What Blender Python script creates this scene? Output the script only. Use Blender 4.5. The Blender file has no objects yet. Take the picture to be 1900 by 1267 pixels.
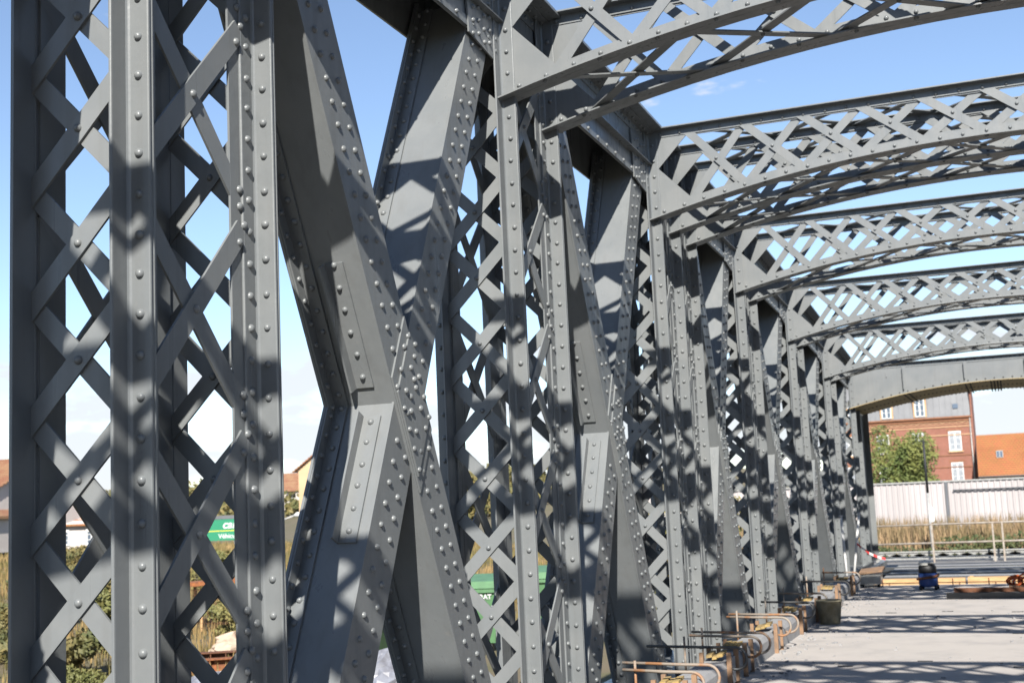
import bpy, bmesh, math, random
from mathutils import Vector, Matrix, Quaternion
random.seed(7)
SC = bpy.context.scene
COL = SC.collection
R = math.radians

# ------------------------------------------------------------------ camera
cam_d = bpy.data.cameras.new('camera')
cam = bpy.data.objects.new('camera', cam_d); COL.objects.link(cam)
YAW, PITCH, ROLL = 0.3676, 0.1241, -0.0449
fw = Vector((-math.sin(YAW)*math.cos(PITCH), math.cos(YAW)*math.cos(PITCH), math.sin(PITCH)))
rt = Vector((math.cos(YAW), math.sin(YAW), 0)); up = rt.cross(fw)
r2 = rt*math.cos(ROLL) + up*math.sin(ROLL); u2 = up*math.cos(ROLL) - rt*math.sin(ROLL)
M = Matrix((( r2.x, u2.x, -fw.x, 3.337), (r2.y, u2.y, -fw.y, 0), (r2.z, u2.z, -fw.z, 1.70), (0, 0, 0, 1)))
cam.matrix_world = M
cam_d.sensor_width = 36; cam_d.lens = 44.38; cam_d.clip_start = 0.05; cam_d.clip_end = 3000
SC.camera = cam
cam_d.dof.use_dof = True; cam_d.dof.focus_distance = 6.6; cam_d.dof.aperture_fstop = 4.5

# ------------------------------------------------------------------ light
LDIR = Vector((-0.695, 2.4, -1.83)).normalized()
SUN_EL = math.asin(-LDIR.z); SUN_AZ = math.atan2(-LDIR.x, -LDIR.y)
sd = bpy.data.lights.new('sun', 'SUN'); so = bpy.data.objects.new('sun', sd); COL.objects.link(so)
so.rotation_euler = LDIR.to_track_quat('-Z', 'Y').to_euler()
sd.energy = 5.0; sd.angle = R(0.53); sd.color = (1.0, 0.955, 0.88)

W = bpy.data.worlds.new('World'); SC.world = W; W.use_nodes = True
nt = W.node_tree; nt.nodes.clear()
def N(nt, t, **k):
    n = nt.nodes.new(t)
    for a, v in k.items(): setattr(n, a, v)
    return n
sky = N(nt, 'ShaderNodeTexSky', sky_type='NISHITA', sun_disc=False, sun_elevation=SUN_EL, sun_rotation=SUN_AZ,
        air_density=1.0, altitude=900, dust_density=0.4, ozone_density=3.0)
tc = N(nt, 'ShaderNodeTexCoord'); sep = N(nt, 'ShaderNodeSeparateXYZ')
nt.links.new(tc.outputs['Generated'], sep.inputs[0])
mp = N(nt, 'ShaderNodeMapping'); mp.inputs['Scale'].default_value = (3.6, 3.6, 11.0); mp.inputs['Location'].default_value = (0.35, 0.2, 0.0)
nt.links.new(tc.outputs['Generated'], mp.inputs[0])
nz = N(nt, 'ShaderNodeTexNoise'); nz.inputs['Scale'].default_value = 2.2; nz.inputs['Detail'].default_value = 9; nz.inputs['Roughness'].default_value = 0.56
nt.links.new(mp.outputs[0], nz.inputs['Vector'])
def math_n(nt, op, a, b=None, clamp=False):
    n = N(nt, 'ShaderNodeMath', operation=op, use_clamp=clamp)
    for i, v in enumerate((a, b)):
        if v is None: continue
        if isinstance(v, (int, float)): n.inputs[i].default_value = v
        else: nt.links.new(v, n.inputs[i])
    return n.outputs[0]
def mrange(nt, v, a, b, c, d):
    n = N(nt, 'ShaderNodeMapRange', interpolation_type='SMOOTHSTEP')
    nt.links.new(v, n.inputs[0])
    for i, q in enumerate((a, b, c, d)): n.inputs[i+1].default_value = q
    return n.outputs[0]
lowness = mrange(nt, sep.outputs['Z'], 0.03, 0.20, 0.13, -0.14)     # cloud bank hugs the horizon, thins out upward
cl = math_n(nt, 'ADD', nz.outputs['Fac'], lowness)
mask = mrange(nt, cl, 0.535, 0.625, 0.0, 1.0)
mask = math_n(nt, 'MULTIPLY', mask, 0.92)
bg1 = N(nt, 'ShaderNodeBackground'); bg1.inputs['Strength'].default_value = 0.087
hs = N(nt, 'ShaderNodeHueSaturation'); hs.inputs['Saturation'].default_value = 0.93; hs.inputs['Value'].default_value = 1.04
nt.links.new(sky.outputs[0], hs.inputs['Color']); nt.links.new(hs.outputs[0], bg1.inputs['Color'])
bg2 = N(nt, 'ShaderNodeBackground'); bg2.inputs['Color'].default_value = (0.90, 0.94, 1.0, 1); bg2.inputs['Strength'].default_value = 0.45
mx = N(nt, 'ShaderNodeMixShader'); nt.links.new(mask, mx.inputs[0]); nt.links.new(bg1.outputs[0], mx.inputs[1]); nt.links.new(bg2.outputs[0], mx.inputs[2])
wo = N(nt, 'ShaderNodeOutputWorld'); nt.links.new(mx.outputs[0], wo.inputs[0])
SC.view_settings.view_transform = 'Standard'; SC.view_settings.look = 'None'
SC.view_settings.exposure = 1.1; SC.view_settings.gamma = 1.0
try: SC.view_settings.use_curve_mapping = False
except Exception: pass
SC.cycles.max_bounces = 6; SC.cycles.diffuse_bounces = 1

# ------------------------------------------------------------------ materials
KA = 0.81
def mat(name, col, rough=0.6, col2=None, scale=4.0, mixw=(0.35, 0.65), bump=0.0, bscale=40.0, metal=0.0, spec=0.5, stretch=(1, 1, 1), detail=5):
    col = tuple(c*KA for c in col); col2 = tuple(c*KA for c in col2) if col2 else None
    m = bpy.data.materials.new(name); m.use_nodes = True; t = m.node_tree
    p = t.nodes['Principled BSDF']; p.inputs['Roughness'].default_value = rough; p.inputs['Metallic'].default_value = metal
    p.inputs['Specular IOR Level'].default_value = spec
    p.inputs['Base Color'].default_value = (*col, 1)
    co = N(t, 'ShaderNodeTexCoord'); mpn = N(t, 'ShaderNodeMapping'); mpn.inputs['Scale'].default_value = stretch
    geo = N(t, 'ShaderNodeNewGeometry'); t.links.new(geo.outputs['Position'], mpn.inputs[0])
    if col2:
        n = N(t, 'ShaderNodeTexNoise'); n.inputs['Scale'].default_value = scale; n.inputs['Detail'].default_value = detail; n.inputs['Roughness'].default_value = 0.6
        t.links.new(mpn.outputs[0], n.inputs['Vector'])
        f = mrange(t, n.outputs['Fac'], mixw[0], mixw[1], 0, 1)
        x = N(t, 'ShaderNodeMix', data_type='RGBA'); x.inputs['A'].default_value = (*col, 1); x.inputs['B'].default_value = (*col2, 1)
        t.links.new(f, x.inputs['Factor']); t.links.new(x.outputs['Result'], p.inputs['Base Color'])
    if bump:
        n2 = N(t, 'ShaderNodeTexNoise'); n2.inputs['Scale'].default_value = bscale; n2.inputs['Detail'].default_value = 4
        t.links.new(mpn.outputs[0], n2.inputs['Vector'])
        b = N(t, 'ShaderNodeBump'); b.inputs['Strength'].default_value = bump; b.inputs['Distance'].default_value = 0.02
        t.links.new(n2.outputs['Fac'], b.inputs['Height']); t.links.new(b.outputs[0], p.inputs['Normal'])
    return m
PAINT = mat('grey_bridge_paint', (0.161, 0.173, 0.179), 0.36, (0.190, 0.200, 0.203), 2.3, (0.3, 0.72), 0.05, 30, spec=0.38)
PAINT2 = mat('grey_bridge_paint_lattice', (0.176, 0.188, 0.193), 0.42, (0.203, 0.212, 0.214), 3.1, (0.3, 0.7), 0.03, 30, spec=0.35)
SOFFIT = mat('bounce_tinted_paint', (0.36, 0.27, 0.12), 0.6, (0.30, 0.225, 0.11), 3, bump=0.1)  # tan stands for warm light bounced off the ground, put into the base colour
CONC = mat('pale_concrete', (0.455, 0.42, 0.39), 0.85, (0.35, 0.33, 0.315), 2.2, (0.42, 0.78), 0.25, 60)
CONC2 = mat('kerb_concrete', (0.33, 0.33, 0.33), 0.85, (0.26, 0.26, 0.27), 3, (0.3, 0.7), 0.25, 60)
DARKST = mat('dark_steel', (0.045, 0.05, 0.055), 0.5, (0.07, 0.07, 0.07), 5, bump=0.1)
STEEL = mat('galvanised_steel', (0.42, 0.42, 0.40), 0.45, (0.34, 0.33, 0.31), 9, metal=0.3)
RAILM = mat('weathered_rail', (0.40, 0.36, 0.31), 0.6, (0.30, 0.24, 0.19), 5)
RUST = mat('rusty_steel', (0.33, 0.115, 0.035), 0.85, (0.17, 0.06, 0.025), 12, bump=0.3)
RUST2 = mat('dark_rust', (0.10, 0.045, 0.025), 0.85, (0.16, 0.06, 0.025), 9, bump=0.3)
REBAR = mat('rebar', (0.27, 0.23, 0.19), 0.65, (0.30, 0.145, 0.065), 7, (0.45, 0.62))
WOOD = mat('fresh_timber', (0.62, 0.40, 0.20), 0.75, (0.50, 0.30, 0.14), 6, stretch=(1, 6, 6), bump=0.1)
WOOD2 = mat('formwork_board', (0.30, 0.18, 0.105), 0.85, (0.20, 0.13, 0.085), 8)
FOAM = mat('yellow_foam', (0.42, 0.29, 0.10), 0.9, (0.27, 0.20, 0.10), 14)
ORANGE = mat('orange_plastic', (0.75, 0.16, 0.03), 0.5, (0.6, 0.1, 0.02), 20)
BLUE = mat('blue_plastic', (0.02, 0.06, 0.24), 0.45, (0.03, 0.08, 0.28), 8)
BLACK = mat('black_rubber', (0.015, 0.015, 0.017), 0.6)
WHITE = mat('white_paint', (0.68, 0.68, 0.67), 0.55, (0.60, 0.60, 0.59), 3)
CORR = mat('white_corrugated_sheet', (0.47, 0.43, 0.42), 0.55, (0.41, 0.375, 0.365), 0.7, stretch=(1, 1, 0.2))
RENDERW = mat('white_render', (0.60, 0.55, 0.51), 0.9, (0.53, 0.48, 0.44), 0.8)
PEACH = mat('peach_render', (0.58, 0.40, 0.24), 0.9, (0.52, 0.36, 0.21), 0.6)
GREEN = mat('green_plastic', (0.10, 0.225, 0.10), 0.5, (0.085, 0.18, 0.085), 5)
SIGNG = mat('green_sign', (0.005, 0.21, 0.10), 0.5)
YELL = mat('yellow_stripe', (0.75, 0.65, 0.03), 0.5)
GLASS = mat('window_glass', (0.10, 0.13, 0.17), 0.12, spec=0.8)
CURTAIN = mat('net_curtain', (0.33, 0.35, 0.37), 0.5, (0.22, 0.24, 0.27), 3)
ZINC = mat('zinc_roof', (0.125, 0.13, 0.14), 0.5, (0.10, 0.104, 0.115), 1.0)
BUCKET = mat('mortar_bucket', (0.20, 0.175, 0.11), 0.85, (0.26, 0.235, 0.17), 14, bump=0.3)
PLASTIC = mat('plastic_sheet', (0.25, 0.26, 0.30), 0.3, (0.15, 0.15, 0.17), 4, spec=0.7)
TARP = mat('cream_tarpaulin', (0.52, 0.40, 0.30), 0.7, (0.45, 0.34, 0.25), 4)
DIRT = mat('bare_ground', (0.16, 0.125, 0.075), 0.95, (0.12, 0.11, 0.05), 0.6, bump=0.5, bscale=9)
STRAW = mat('dry_grass', (0.31, 0.205, 0.085), 0.9, (0.15, 0.13, 0.04), 0.55, (0.38, 0.62))
STRAW2 = mat('dry_weeds', (0.36, 0.24, 0.13), 0.9, (0.15, 0.115, 0.05), 0.8, (0.38, 0.62))
LEAF = mat('leaves', (0.075, 0.085, 0.024), 0.7, (0.19, 0.145, 0.045), 1.1, (0.35, 0.65))
LEAFY = mat('yellow_green_leaves', (0.12, 0.13, 0.035), 0.7, (0.26, 0.21, 0.07), 0.8, (0.35, 0.65))
LEAFD = mat('dark_leaves', (0.04, 0.065, 0.018), 0.7, (0.075, 0.085, 0.025), 1.0, (0.35, 0.65))
LEAFT = mat('tree_leaves', (0.085, 0.12, 0.028), 0.7, (0.19, 0.20, 0.05), 0.8, (0.35, 0.65))
BARK = mat('bark', (0.09, 0.065, 0.04), 0.9, (0.05, 0.04, 0.03), 12, bump=0.4)
REDW = mat('red_tape', (0.70, 0.05, 0.05), 0.5)
ASPH = mat('asphalt', (0.20, 0.195, 0.19), 0.9, (0.15, 0.147, 0.145), 3, bump=0.2)
def brick_mat(name, c1, c2, mortar, scale, bw=0.5, rh=0.25, ms=0.02, axis='XZ'):
    c1, c2, mortar = (tuple(q*KA for q in c) for c in (c1, c2, mortar))
    m = bpy.data.materials.new(name); m.use_nodes = True; t = m.node_tree; p = t.nodes['Principled BSDF']; p.inputs['Roughness'].default_value = 0.85
    g = N(t, 'ShaderNodeNewGeometry'); s = N(t, 'ShaderNodeSeparateXYZ'); c = N(t, 'ShaderNodeCombineXYZ')
    t.links.new(g.outputs['Position'], s.inputs[0]); t.links.new(s.outputs['X'], c.inputs['X']); t.links.new(s.outputs['Z'], c.inputs['Y'])
    b = N(t, 'ShaderNodeTexBrick'); b.inputs['Scale'].default_value = scale; b.inputs['Color1'].default_value = (*c1, 1); b.inputs['Color2'].default_value = (*c2, 1)
    b.inputs['Mortar'].default_value = (*mortar, 1); b.inputs['Mortar Size'].default_value = ms; b.inputs['Brick Width'].default_value = bw; b.inputs['Row Height'].default_value = rh
    t.links.new(c.outputs[0], b.inputs['Vector']); 
    n = N(t, 'ShaderNodeTexNoise'); n.inputs['Scale'].default_value = 0.6; n.inputs['Detail'].default_value = 6; t.links.new(g.outputs['Position'], n.inputs['Vector'])
    x = N(t, 'ShaderNodeMix', data_type='RGBA', blend_type='MULTIPLY'); f = mrange(t, n.outputs['Fac'], 0.3, 0.7, 0, 0.35); t.links.new(f, x.inputs['Factor'])
    t.links.new(b.outputs['Color'], x.inputs['A']); x.inputs['B'].default_value = (0.55, 0.5, 0.45, 1); t.links.new(x.outputs['Result'], p.inputs['Base Color'])
    return m
def weather(m, amt=0.16):
    t = m.node_tree; p = t.nodes['Principled BSDF']; src = p.inputs['Base Color'].links[0].from_socket
    g = N(t, 'ShaderNodeNewGeometry'); q = N(t, 'ShaderNodeMapping'); q.inputs['Scale'].default_value = (14, 14, 0.7); t.links.new(g.outputs['Position'], q.inputs[0])
    n = N(t, 'ShaderNodeTexNoise'); n.inputs['Scale'].default_value = 1.0; n.inputs['Detail'].default_value = 6; t.links.new(q.outputs[0], n.inputs['Vector'])
    f = mrange(t, n.outputs['Fac'], 0.48, 0.75, 0.0, amt)
    x = N(t, 'ShaderNodeMix', data_type='RGBA', blend_type='MULTIPLY'); t.links.new(f, x.inputs['Factor']); t.links.new(src, x.inputs['A']); x.inputs['B'].default_value = (0.45, 0.40, 0.34, 1)
    n3 = N(t, 'ShaderNodeTexNoise'); n3.inputs['Scale'].default_value = 7.0; n3.inputs['Detail'].default_value = 8; n3.inputs['Roughness'].default_value = 0.7; t.links.new(g.outputs['Position'], n3.inputs['Vector'])
    f3 = mrange(t, n3.outputs['Fac'], 0.63, 0.72, 0.0, 0.35)
    x3 = N(t, 'ShaderNodeMix', data_type='RGBA'); t.links.new(f3, x3.inputs['Factor']); t.links.new(x.outputs['Result'], x3.inputs['A']); x3.inputs['B'].default_value = (0.19, 0.188, 0.18, 1)
    t.links.new(x3.outputs['Result'], p.inputs['Base Color'])
    r = mrange(t, n.outputs['Fac'], 0.3, 0.7, 0.27, 0.44); t.links.new(r, p.inputs['Roughness'])
weather(PAINT); weather(PAINT2)
BRICK = brick_mat('red_brick', (0.31, 0.115, 0.075), (0.25, 0.09, 0.06), (0.28, 0.17, 0.13), 1.0, 0.24, 0.08, 0.008)
BRICKD = mat('brick_band', (0.27, 0.115, 0.055), 0.85, (0.21, 0.09, 0.045), 3)
CREAMB = mat('cream_brick', (0.55, 0.36, 0.20), 0.85, (0.45, 0.27, 0.15), 4)
TILE = brick_mat('orange_roof_tile', (0.44, 0.155, 0.06), (0.38, 0.175, 0.055), (0.24, 0.09, 0.04), 1.0, 0.30, 0.20, 0.022)
TILE2 = mat('brown_roof_tile', (0.25, 0.11, 0.06), 0.85, (0.30, 0.17, 0.09), 1.2, (0.35, 0.65), 0.2, 14)

# ------------------------------------------------------------------ mesh builder
JR = random.Random(77)
class MB:
    def __init__(s): s.v = []; s.f = []; s.sm = []
    def quadbox(s, P, smooth=False):            # 8 corners: bottom loop 0-3, top loop 4-7
        o = len(s.v); s.v += [tuple(p) for p in P]
        for q in ((0,3,2,1),(4,5,6,7),(0,1,5,4),(1,2,6,5),(2,3,7,6),(3,0,4,7)): s.f.append(tuple(o+i for i in q))
    def box(s, x0, x1, y0, y1, z0, z1):
        s.quadbox([(x0,y0,z0),(x1,y0,z0),(x1,y1,z0),(x0,y1,z0),(x0,y0,z1),(x1,y0,z1),(x1,y1,z1),(x0,y1,z1)])
    def obox(s, c, a, b, d):                    # centre and three half vectors
        c, a, b, d = map(Vector, (c, a, b, d))
        s.quadbox([c-a-b-d, c+a-b-d, c+a+b-d, c-a+b-d, c-a-b+d, c+a-b+d, c+a+b+d, c-a+b+d])
    def bar(s, p0, p1, width, thick, nrm):
        p0, p1, nrm = Vector(p0), Vector(p1), Vector(nrm).normalized()
        d = (p1-p0); w = d.normalized().cross(nrm).normalized()
        s.obox((p0+p1)/2, d/2, w*width/2, nrm*thick/2)
    def extr(s, prof, fn, t0, t1, n=1):         # closed profile (list of 2d) swept from t0 to t1; fn(u,v,t)->xyz
        k = len(prof); o = len(s.v)
        for i in range(n+1):
            t = t0+(t1-t0)*i/n
            s.v += [tuple(fn(u, v, t)) for u, v in prof]
        for i in range(n):
            for j in range(k):
                a = o+i*k+j; b = o+i*k+(j+1) % k
                s.f.append((a, b, b+k, a+k))
        s.f.append(tuple(o+j for j in reversed(range(k)))); s.f.append(tuple(o+n*k+j for j in range(k)))
    def rivet(s, p, nrm, r=0.0195, h=0.019, seg=8):
        p, nrm = Vector(p), Vector(nrm).normalized()
        r *= JR.uniform(0.92, 1.06); h *= JR.uniform(0.82, 1.05); j = Vector((JR.uniform(-.004, .004), JR.uniform(-.004, .004), JR.uniform(-.004, .004))); p = p + j - nrm*j.dot(nrm)
        a = nrm.orthogonal().normalized(); b = nrm.cross(a); o = len(s.v)
        rings = ((1.0, 0.0), (0.90, 0.5), (0.55, 0.87))
        for rr, hh in rings:
            for i in range(seg):
                t = 2*math.pi*i/seg
                s.v.append(tuple(p + (a*math.cos(t)+b*math.sin(t))*r*rr + nrm*h*hh))
        s.v.append(tuple(p+nrm*h))
        for q in range(2):
            for i in range(seg):
                s.f.append((o+q*seg+i, o+q*seg+(i+1) % seg, o+(q+1)*seg+(i+1) % seg, o+(q+1)*seg+i)); s.sm.append(len(s.f)-1)
        for i in range(seg): s.f.append((o+2*seg+i, o+2*seg+(i+1) % seg, o+3*seg)); s.sm.append(len(s.f)-1)
    def sbar(s, p0, p1, width, thick, nrm):     # flat bar whose ends are cut vertically
        p0, p1, nrm = Vector(p0), Vector(p1), Vector(nrm).normalized(); d = p1-p0
        hz = math.hypot(d.x, d.y); v = Vector((0, 0, width/2*d.length/hz)); t = nrm*thick/2
        s.quadbox([p0-v-t, p1-v-t, p1-v+t, p0-v+t, p0+v-t, p1+v-t, p1+v+t, p0+v+t])
    def tube(s, path, r, seg=8, cap=True):
        path = [Vector(p) for p in path]; o = len(s.v); n = len(path)
        rr = r if isinstance(r, (list, tuple)) else [r]*n
        prev = None
        for i, p in enumerate(path):
            d = (path[min(i+1, n-1)]-path[max(i-1, 0)]).normalized()
            a = d.orthogonal().normalized() if prev is None else (prev - d*prev.dot(d)).normalized()
            prev = a; b = d.cross(a)
            for j in range(seg):
                t = 2*math.pi*j/seg; s.v.append(tuple(p+(a*math.cos(t)+b*math.sin(t))*rr[i]))
        for i in range(n-1):
            for j in range(seg):
                s.f.append((o+i*seg+j, o+i*seg+(j+1) % seg, o+(i+1)*seg+(j+1) % seg, o+(i+1)*seg+j)); s.sm.append(len(s.f)-1)
        if cap:
            s.f.append(tuple(o+j for j in reversed(range(seg)))); s.f.append(tuple(o+(n-1)*seg+j for j in range(seg)))
    def poly(s, pts, nrm, thick):               # flat polygon plate with thickness along nrm
        nrm = Vector(nrm)*thick; k = len(pts); o = len(s.v)
        s.v += [tuple(p) for p in pts] + [tuple(Vector(p)+nrm) for p in pts]
        s.f.append(tuple(o+i for i in reversed(range(k)))); s.f.append(tuple(o+k+i for i in range(k)))
        for i in range(k): s.f.append((o+i, o+(i+1) % k, o+k+(i+1) % k, o+k+i))
    def mesh(s, name, m):
        me = bpy.data.meshes.new(name); me.from_pydata(s.v, [], s.f)
        for i in s.sm: me.polygons[i].use_smooth = True
        mats = m if isinstance(m, (list, tuple)) else [m]
        for q in mats: me.materials.append(q)
        bm = bmesh.new(); bm.from_mesh(me); bmesh.ops.recalc_face_normals(bm, faces=bm.faces); bm.to_mesh(me); bm.free()
        return me
    def obj(s, name, m, parent=None, kind=None):
        if not s.v: return None
        return link(name, s.mesh(name, m), parent, kind)
def link(name, data, parent=None, kind=None):
    o = bpy.data.objects.new(name, data); COL.objects.link(o)
    if parent: o.parent = parent
    if kind: o['kind'] = kind
    return o
def tag(o, label, cat, group=None):
    o['label'] = label; o['category'] = cat
    if group: o['group'] = group
    return o
def empty(name, loc=(0, 0, 0)):
    o = bpy.data.objects.new(name, None); COL.objects.link(o); o.location = loc; o.empty_display_size = 0.3
    return o

# ------------------------------------------------------------------ the truss bridge
PN, B0, W0 = 4.4, 0.965, 6.86
def frames(k):
    y = 4.26 + PN*(k-1)
    return [12.98, 13.79, 14.60] if k == 3 else [y, y+B0]
def tip(k): return 4.72 - 0.035*(k-1)**2
ZB = -0.16
bridge = empty('truss_bridge', (0, 0, 0))
tag(bridge, 'grey riveted steel truss bridge with latticed columns and arched overhead portals', 'bridge')

RIV_X = None; RIV_Y = None
def rivmesh(n):
    b = MB(); b.rivet((0, 0, 0), n, seg=14); return b.mesh('rivet', PAINT)
RIV_X = rivmesh((1, 0, 0)); RIV_Y = rivmesh((0, -1, 0))
nriv = [0]
def one_rivet(p, face, parent):
    o = link('rivet', RIV_X if face == 'x' else RIV_Y, parent); o.location = p; nriv[0] += 1; q = JR.uniform(0.92, 1.07); o.scale = (q*JR.uniform(.95, 1.05), q, q); o.location.z += JR.uniform(-.004, .004)

def Lprof(sx, sy, a=0.12, t=0.013, fr=0.014):
    # angle section with a filleted inner corner, first leg along sx*X, second along sy*Y
    pts = [(0.002, 0), (a-0.002, 0), (a, 0.002), (a, t-0.006), (a-0.002, t-0.0018), (a-0.007, t), (t+fr, t), (t+fr*0.4, t+fr*0.4), (t, t+fr), (t, a-0.007), (t-0.0018, a-0.002), (t-0.006, a), (0, a), (0, 0.002)]
    return [(sx*u, sy*v) for u, v in pts]
def vprism(mb, prof, ox, oy, z0, z1):
    mb.extr(prof, lambda u, v, t: (ox+u, oy+v, t), z0, z1)

def flat_mesh(L, w, t, name):
    b = MB(); b.box(-L/2, L/2, -t/2, t/2, -w/2, w/2); return b.mesh(name, PAINT2)
def column(k, single):
    ys = frames(k); zt = tip(k)+0.98; post = MB(); riv = MB(); lace = MB()
    z0 = ZB
    col = None
    bars = []; near_r = []
    for fi, y in enumerate(ys):
        for side in (0, 1):                      # inner chord x=0, outer chord x=-0.5
            ox = 0.0 if side == 0 else -0.5; sx = 1 if side == 0 else -1
            vprism(post, Lprof(sx, -1), ox, y, z0, zt)                 # front angle
            vprism(post, Lprof(sx, 1), ox, y+0.012, z0, zt)            # back angle
            x0, x1 = sorted((ox+sx*0.003, ox+sx*0.117))
            post.box(x0, x1, y, y+0.012, z0, zt)                       # plate between them
            z = z0+0.13+(0.05 if fi else 0)
            while z < zt-0.04:
                p = (ox+sx*0.068, y-0.013, z)
                if side == 0: near_r.append((p, 'y', (0, -1, 0), fi))
                else: riv.rivet(p, (0, -1, 0))
                z += 0.17
            # cover strips that carry the side lacing
            if fi < len(ys)-1:
                post.box(ox-0.012 if side == 0 else ox, ox if side == 0 else ox+0.012, y+0.03, y+0.19, z0, zt-0.5)
            if fi > 0:
                post.box(ox-0.012 if side == 0 else ox, ox if side == 0 else ox+0.012, y-0.205, y-0.02, z0, zt-0.5)
                z = z0+0.10
                while side == 0 and z < zt-0.5:
                    near_r.append(((ox+0.013, y-0.075, z), 'x', (1, 0, 0), fi)); z += 0.155
        # transverse lacing in the frame plane
        z = 0.36-0.5*2
        while z < tip(k)+0.45:
            zc = z
            if zc-0.26 > z0 and zc+0.26 < tip(k)+0.62:
                bars.append(((-0.4995, y-0.0065, zc-0.25), (-0.0005, y-0.0065, zc+0.25), 0.092, 0.012, (0, 1, 0)))
                bars.append(((-0.4995, y+0.0065, zc+0.25), (-0.0005, y+0.0065, zc-0.25), 0.092, 0.012, (0, 1, 0)))
                near_r.append(((-0.25, y-0.012, zc), 'y', (0, -1, 0), fi))
                for sx in (-0.468, -0.032):
                    riv.rivet((sx, y+0.02, zc-0.25 if sx < -0.2 else zc+0.25), (0, 1, 0), seg=6)
            z += 0.5
    for fi in range(len(ys)-1):                  # side lacing between frames, inner and outer faces
        ya, yb = ys[fi]+0.06, ys[fi+1]-0.125; w = yb-ya
        for ox, s in ((0.006, 1), (-0.506, -1)):
            zc = 1.61-2.0 if k != 3 else 1.3-2.0
            while zc < tip(k)+0.1:
                h = 0.43 if k != 3 else 0.36
                if zc-h > z0:
                    bars.append(((ox, ya, zc-h), (ox, yb, zc+h), 0.105, 0.012, (1, 0, 0)))
                    bars.append(((ox-s*0.0125, ya, zc+h), (ox-s*0.0125, yb, zc-h), 0.105, 0.012, (1, 0, 0)))
                    if s > 0:
                        near_r.append(((0.012, (ya+yb)/2, zc), 'x', (1, 0, 0), fi))
                        for dz in (-0.045, 0.045):
                            near_r.append(((0.012, yb-0.012-(0.02 if dz < 0 else -0.02), zc+h-0.02+dz), 'x', (1, 0, 0), fi))
                            near_r.append(((0.002, yb-0.012, zc-h+dz+0.02), 'x', (1, 0, 0), fi))
                zc += 1.0 if k != 3 else 0.86
    col = post.obj('column', PAINT, bridge)
    for b in bars:
        p0, p1 = Vector(b[0]), Vector(b[1])
        if single:
            q = MB(); c = (p0+p1)/2; (q.sbar if b[4][1] else q.bar)(p0-c, p1-c, b[2], b[3], b[4])
            key = (round((p1-p0).x, 3), round((p1-p0).y, 3), round((p1-p0).z, 3), b[4])
            me = BARCACHE.get(key)
            if me is None: me = BARCACHE[key] = q.mesh('lacing_bar', PAINT2)
            o = link('lacing_bar', me, col); o.location = c + Vector((0, 0, JR.uniform(-.006, .006))); o.rotation_euler = (0, JR.uniform(-.006, .006), 0) if b[4][1] else (JR.uniform(-.006, .006), 0, 0)
        else: (lace.sbar if b[4][1] else lace.bar)(*b)
    lace.obj('lacing', PAINT2, col, 'stuff')
    for p, f, n, fi in near_r:
        if k == 1 and -0.1 < p[2] < 4.3: one_rivet(p, f, col)
        else: riv.rivet(p, n, seg=8 if k < 5 else 6)
    riv.obj('rivets', PAINT, col, 'stuff')
    return col
BARCACHE = {}

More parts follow.
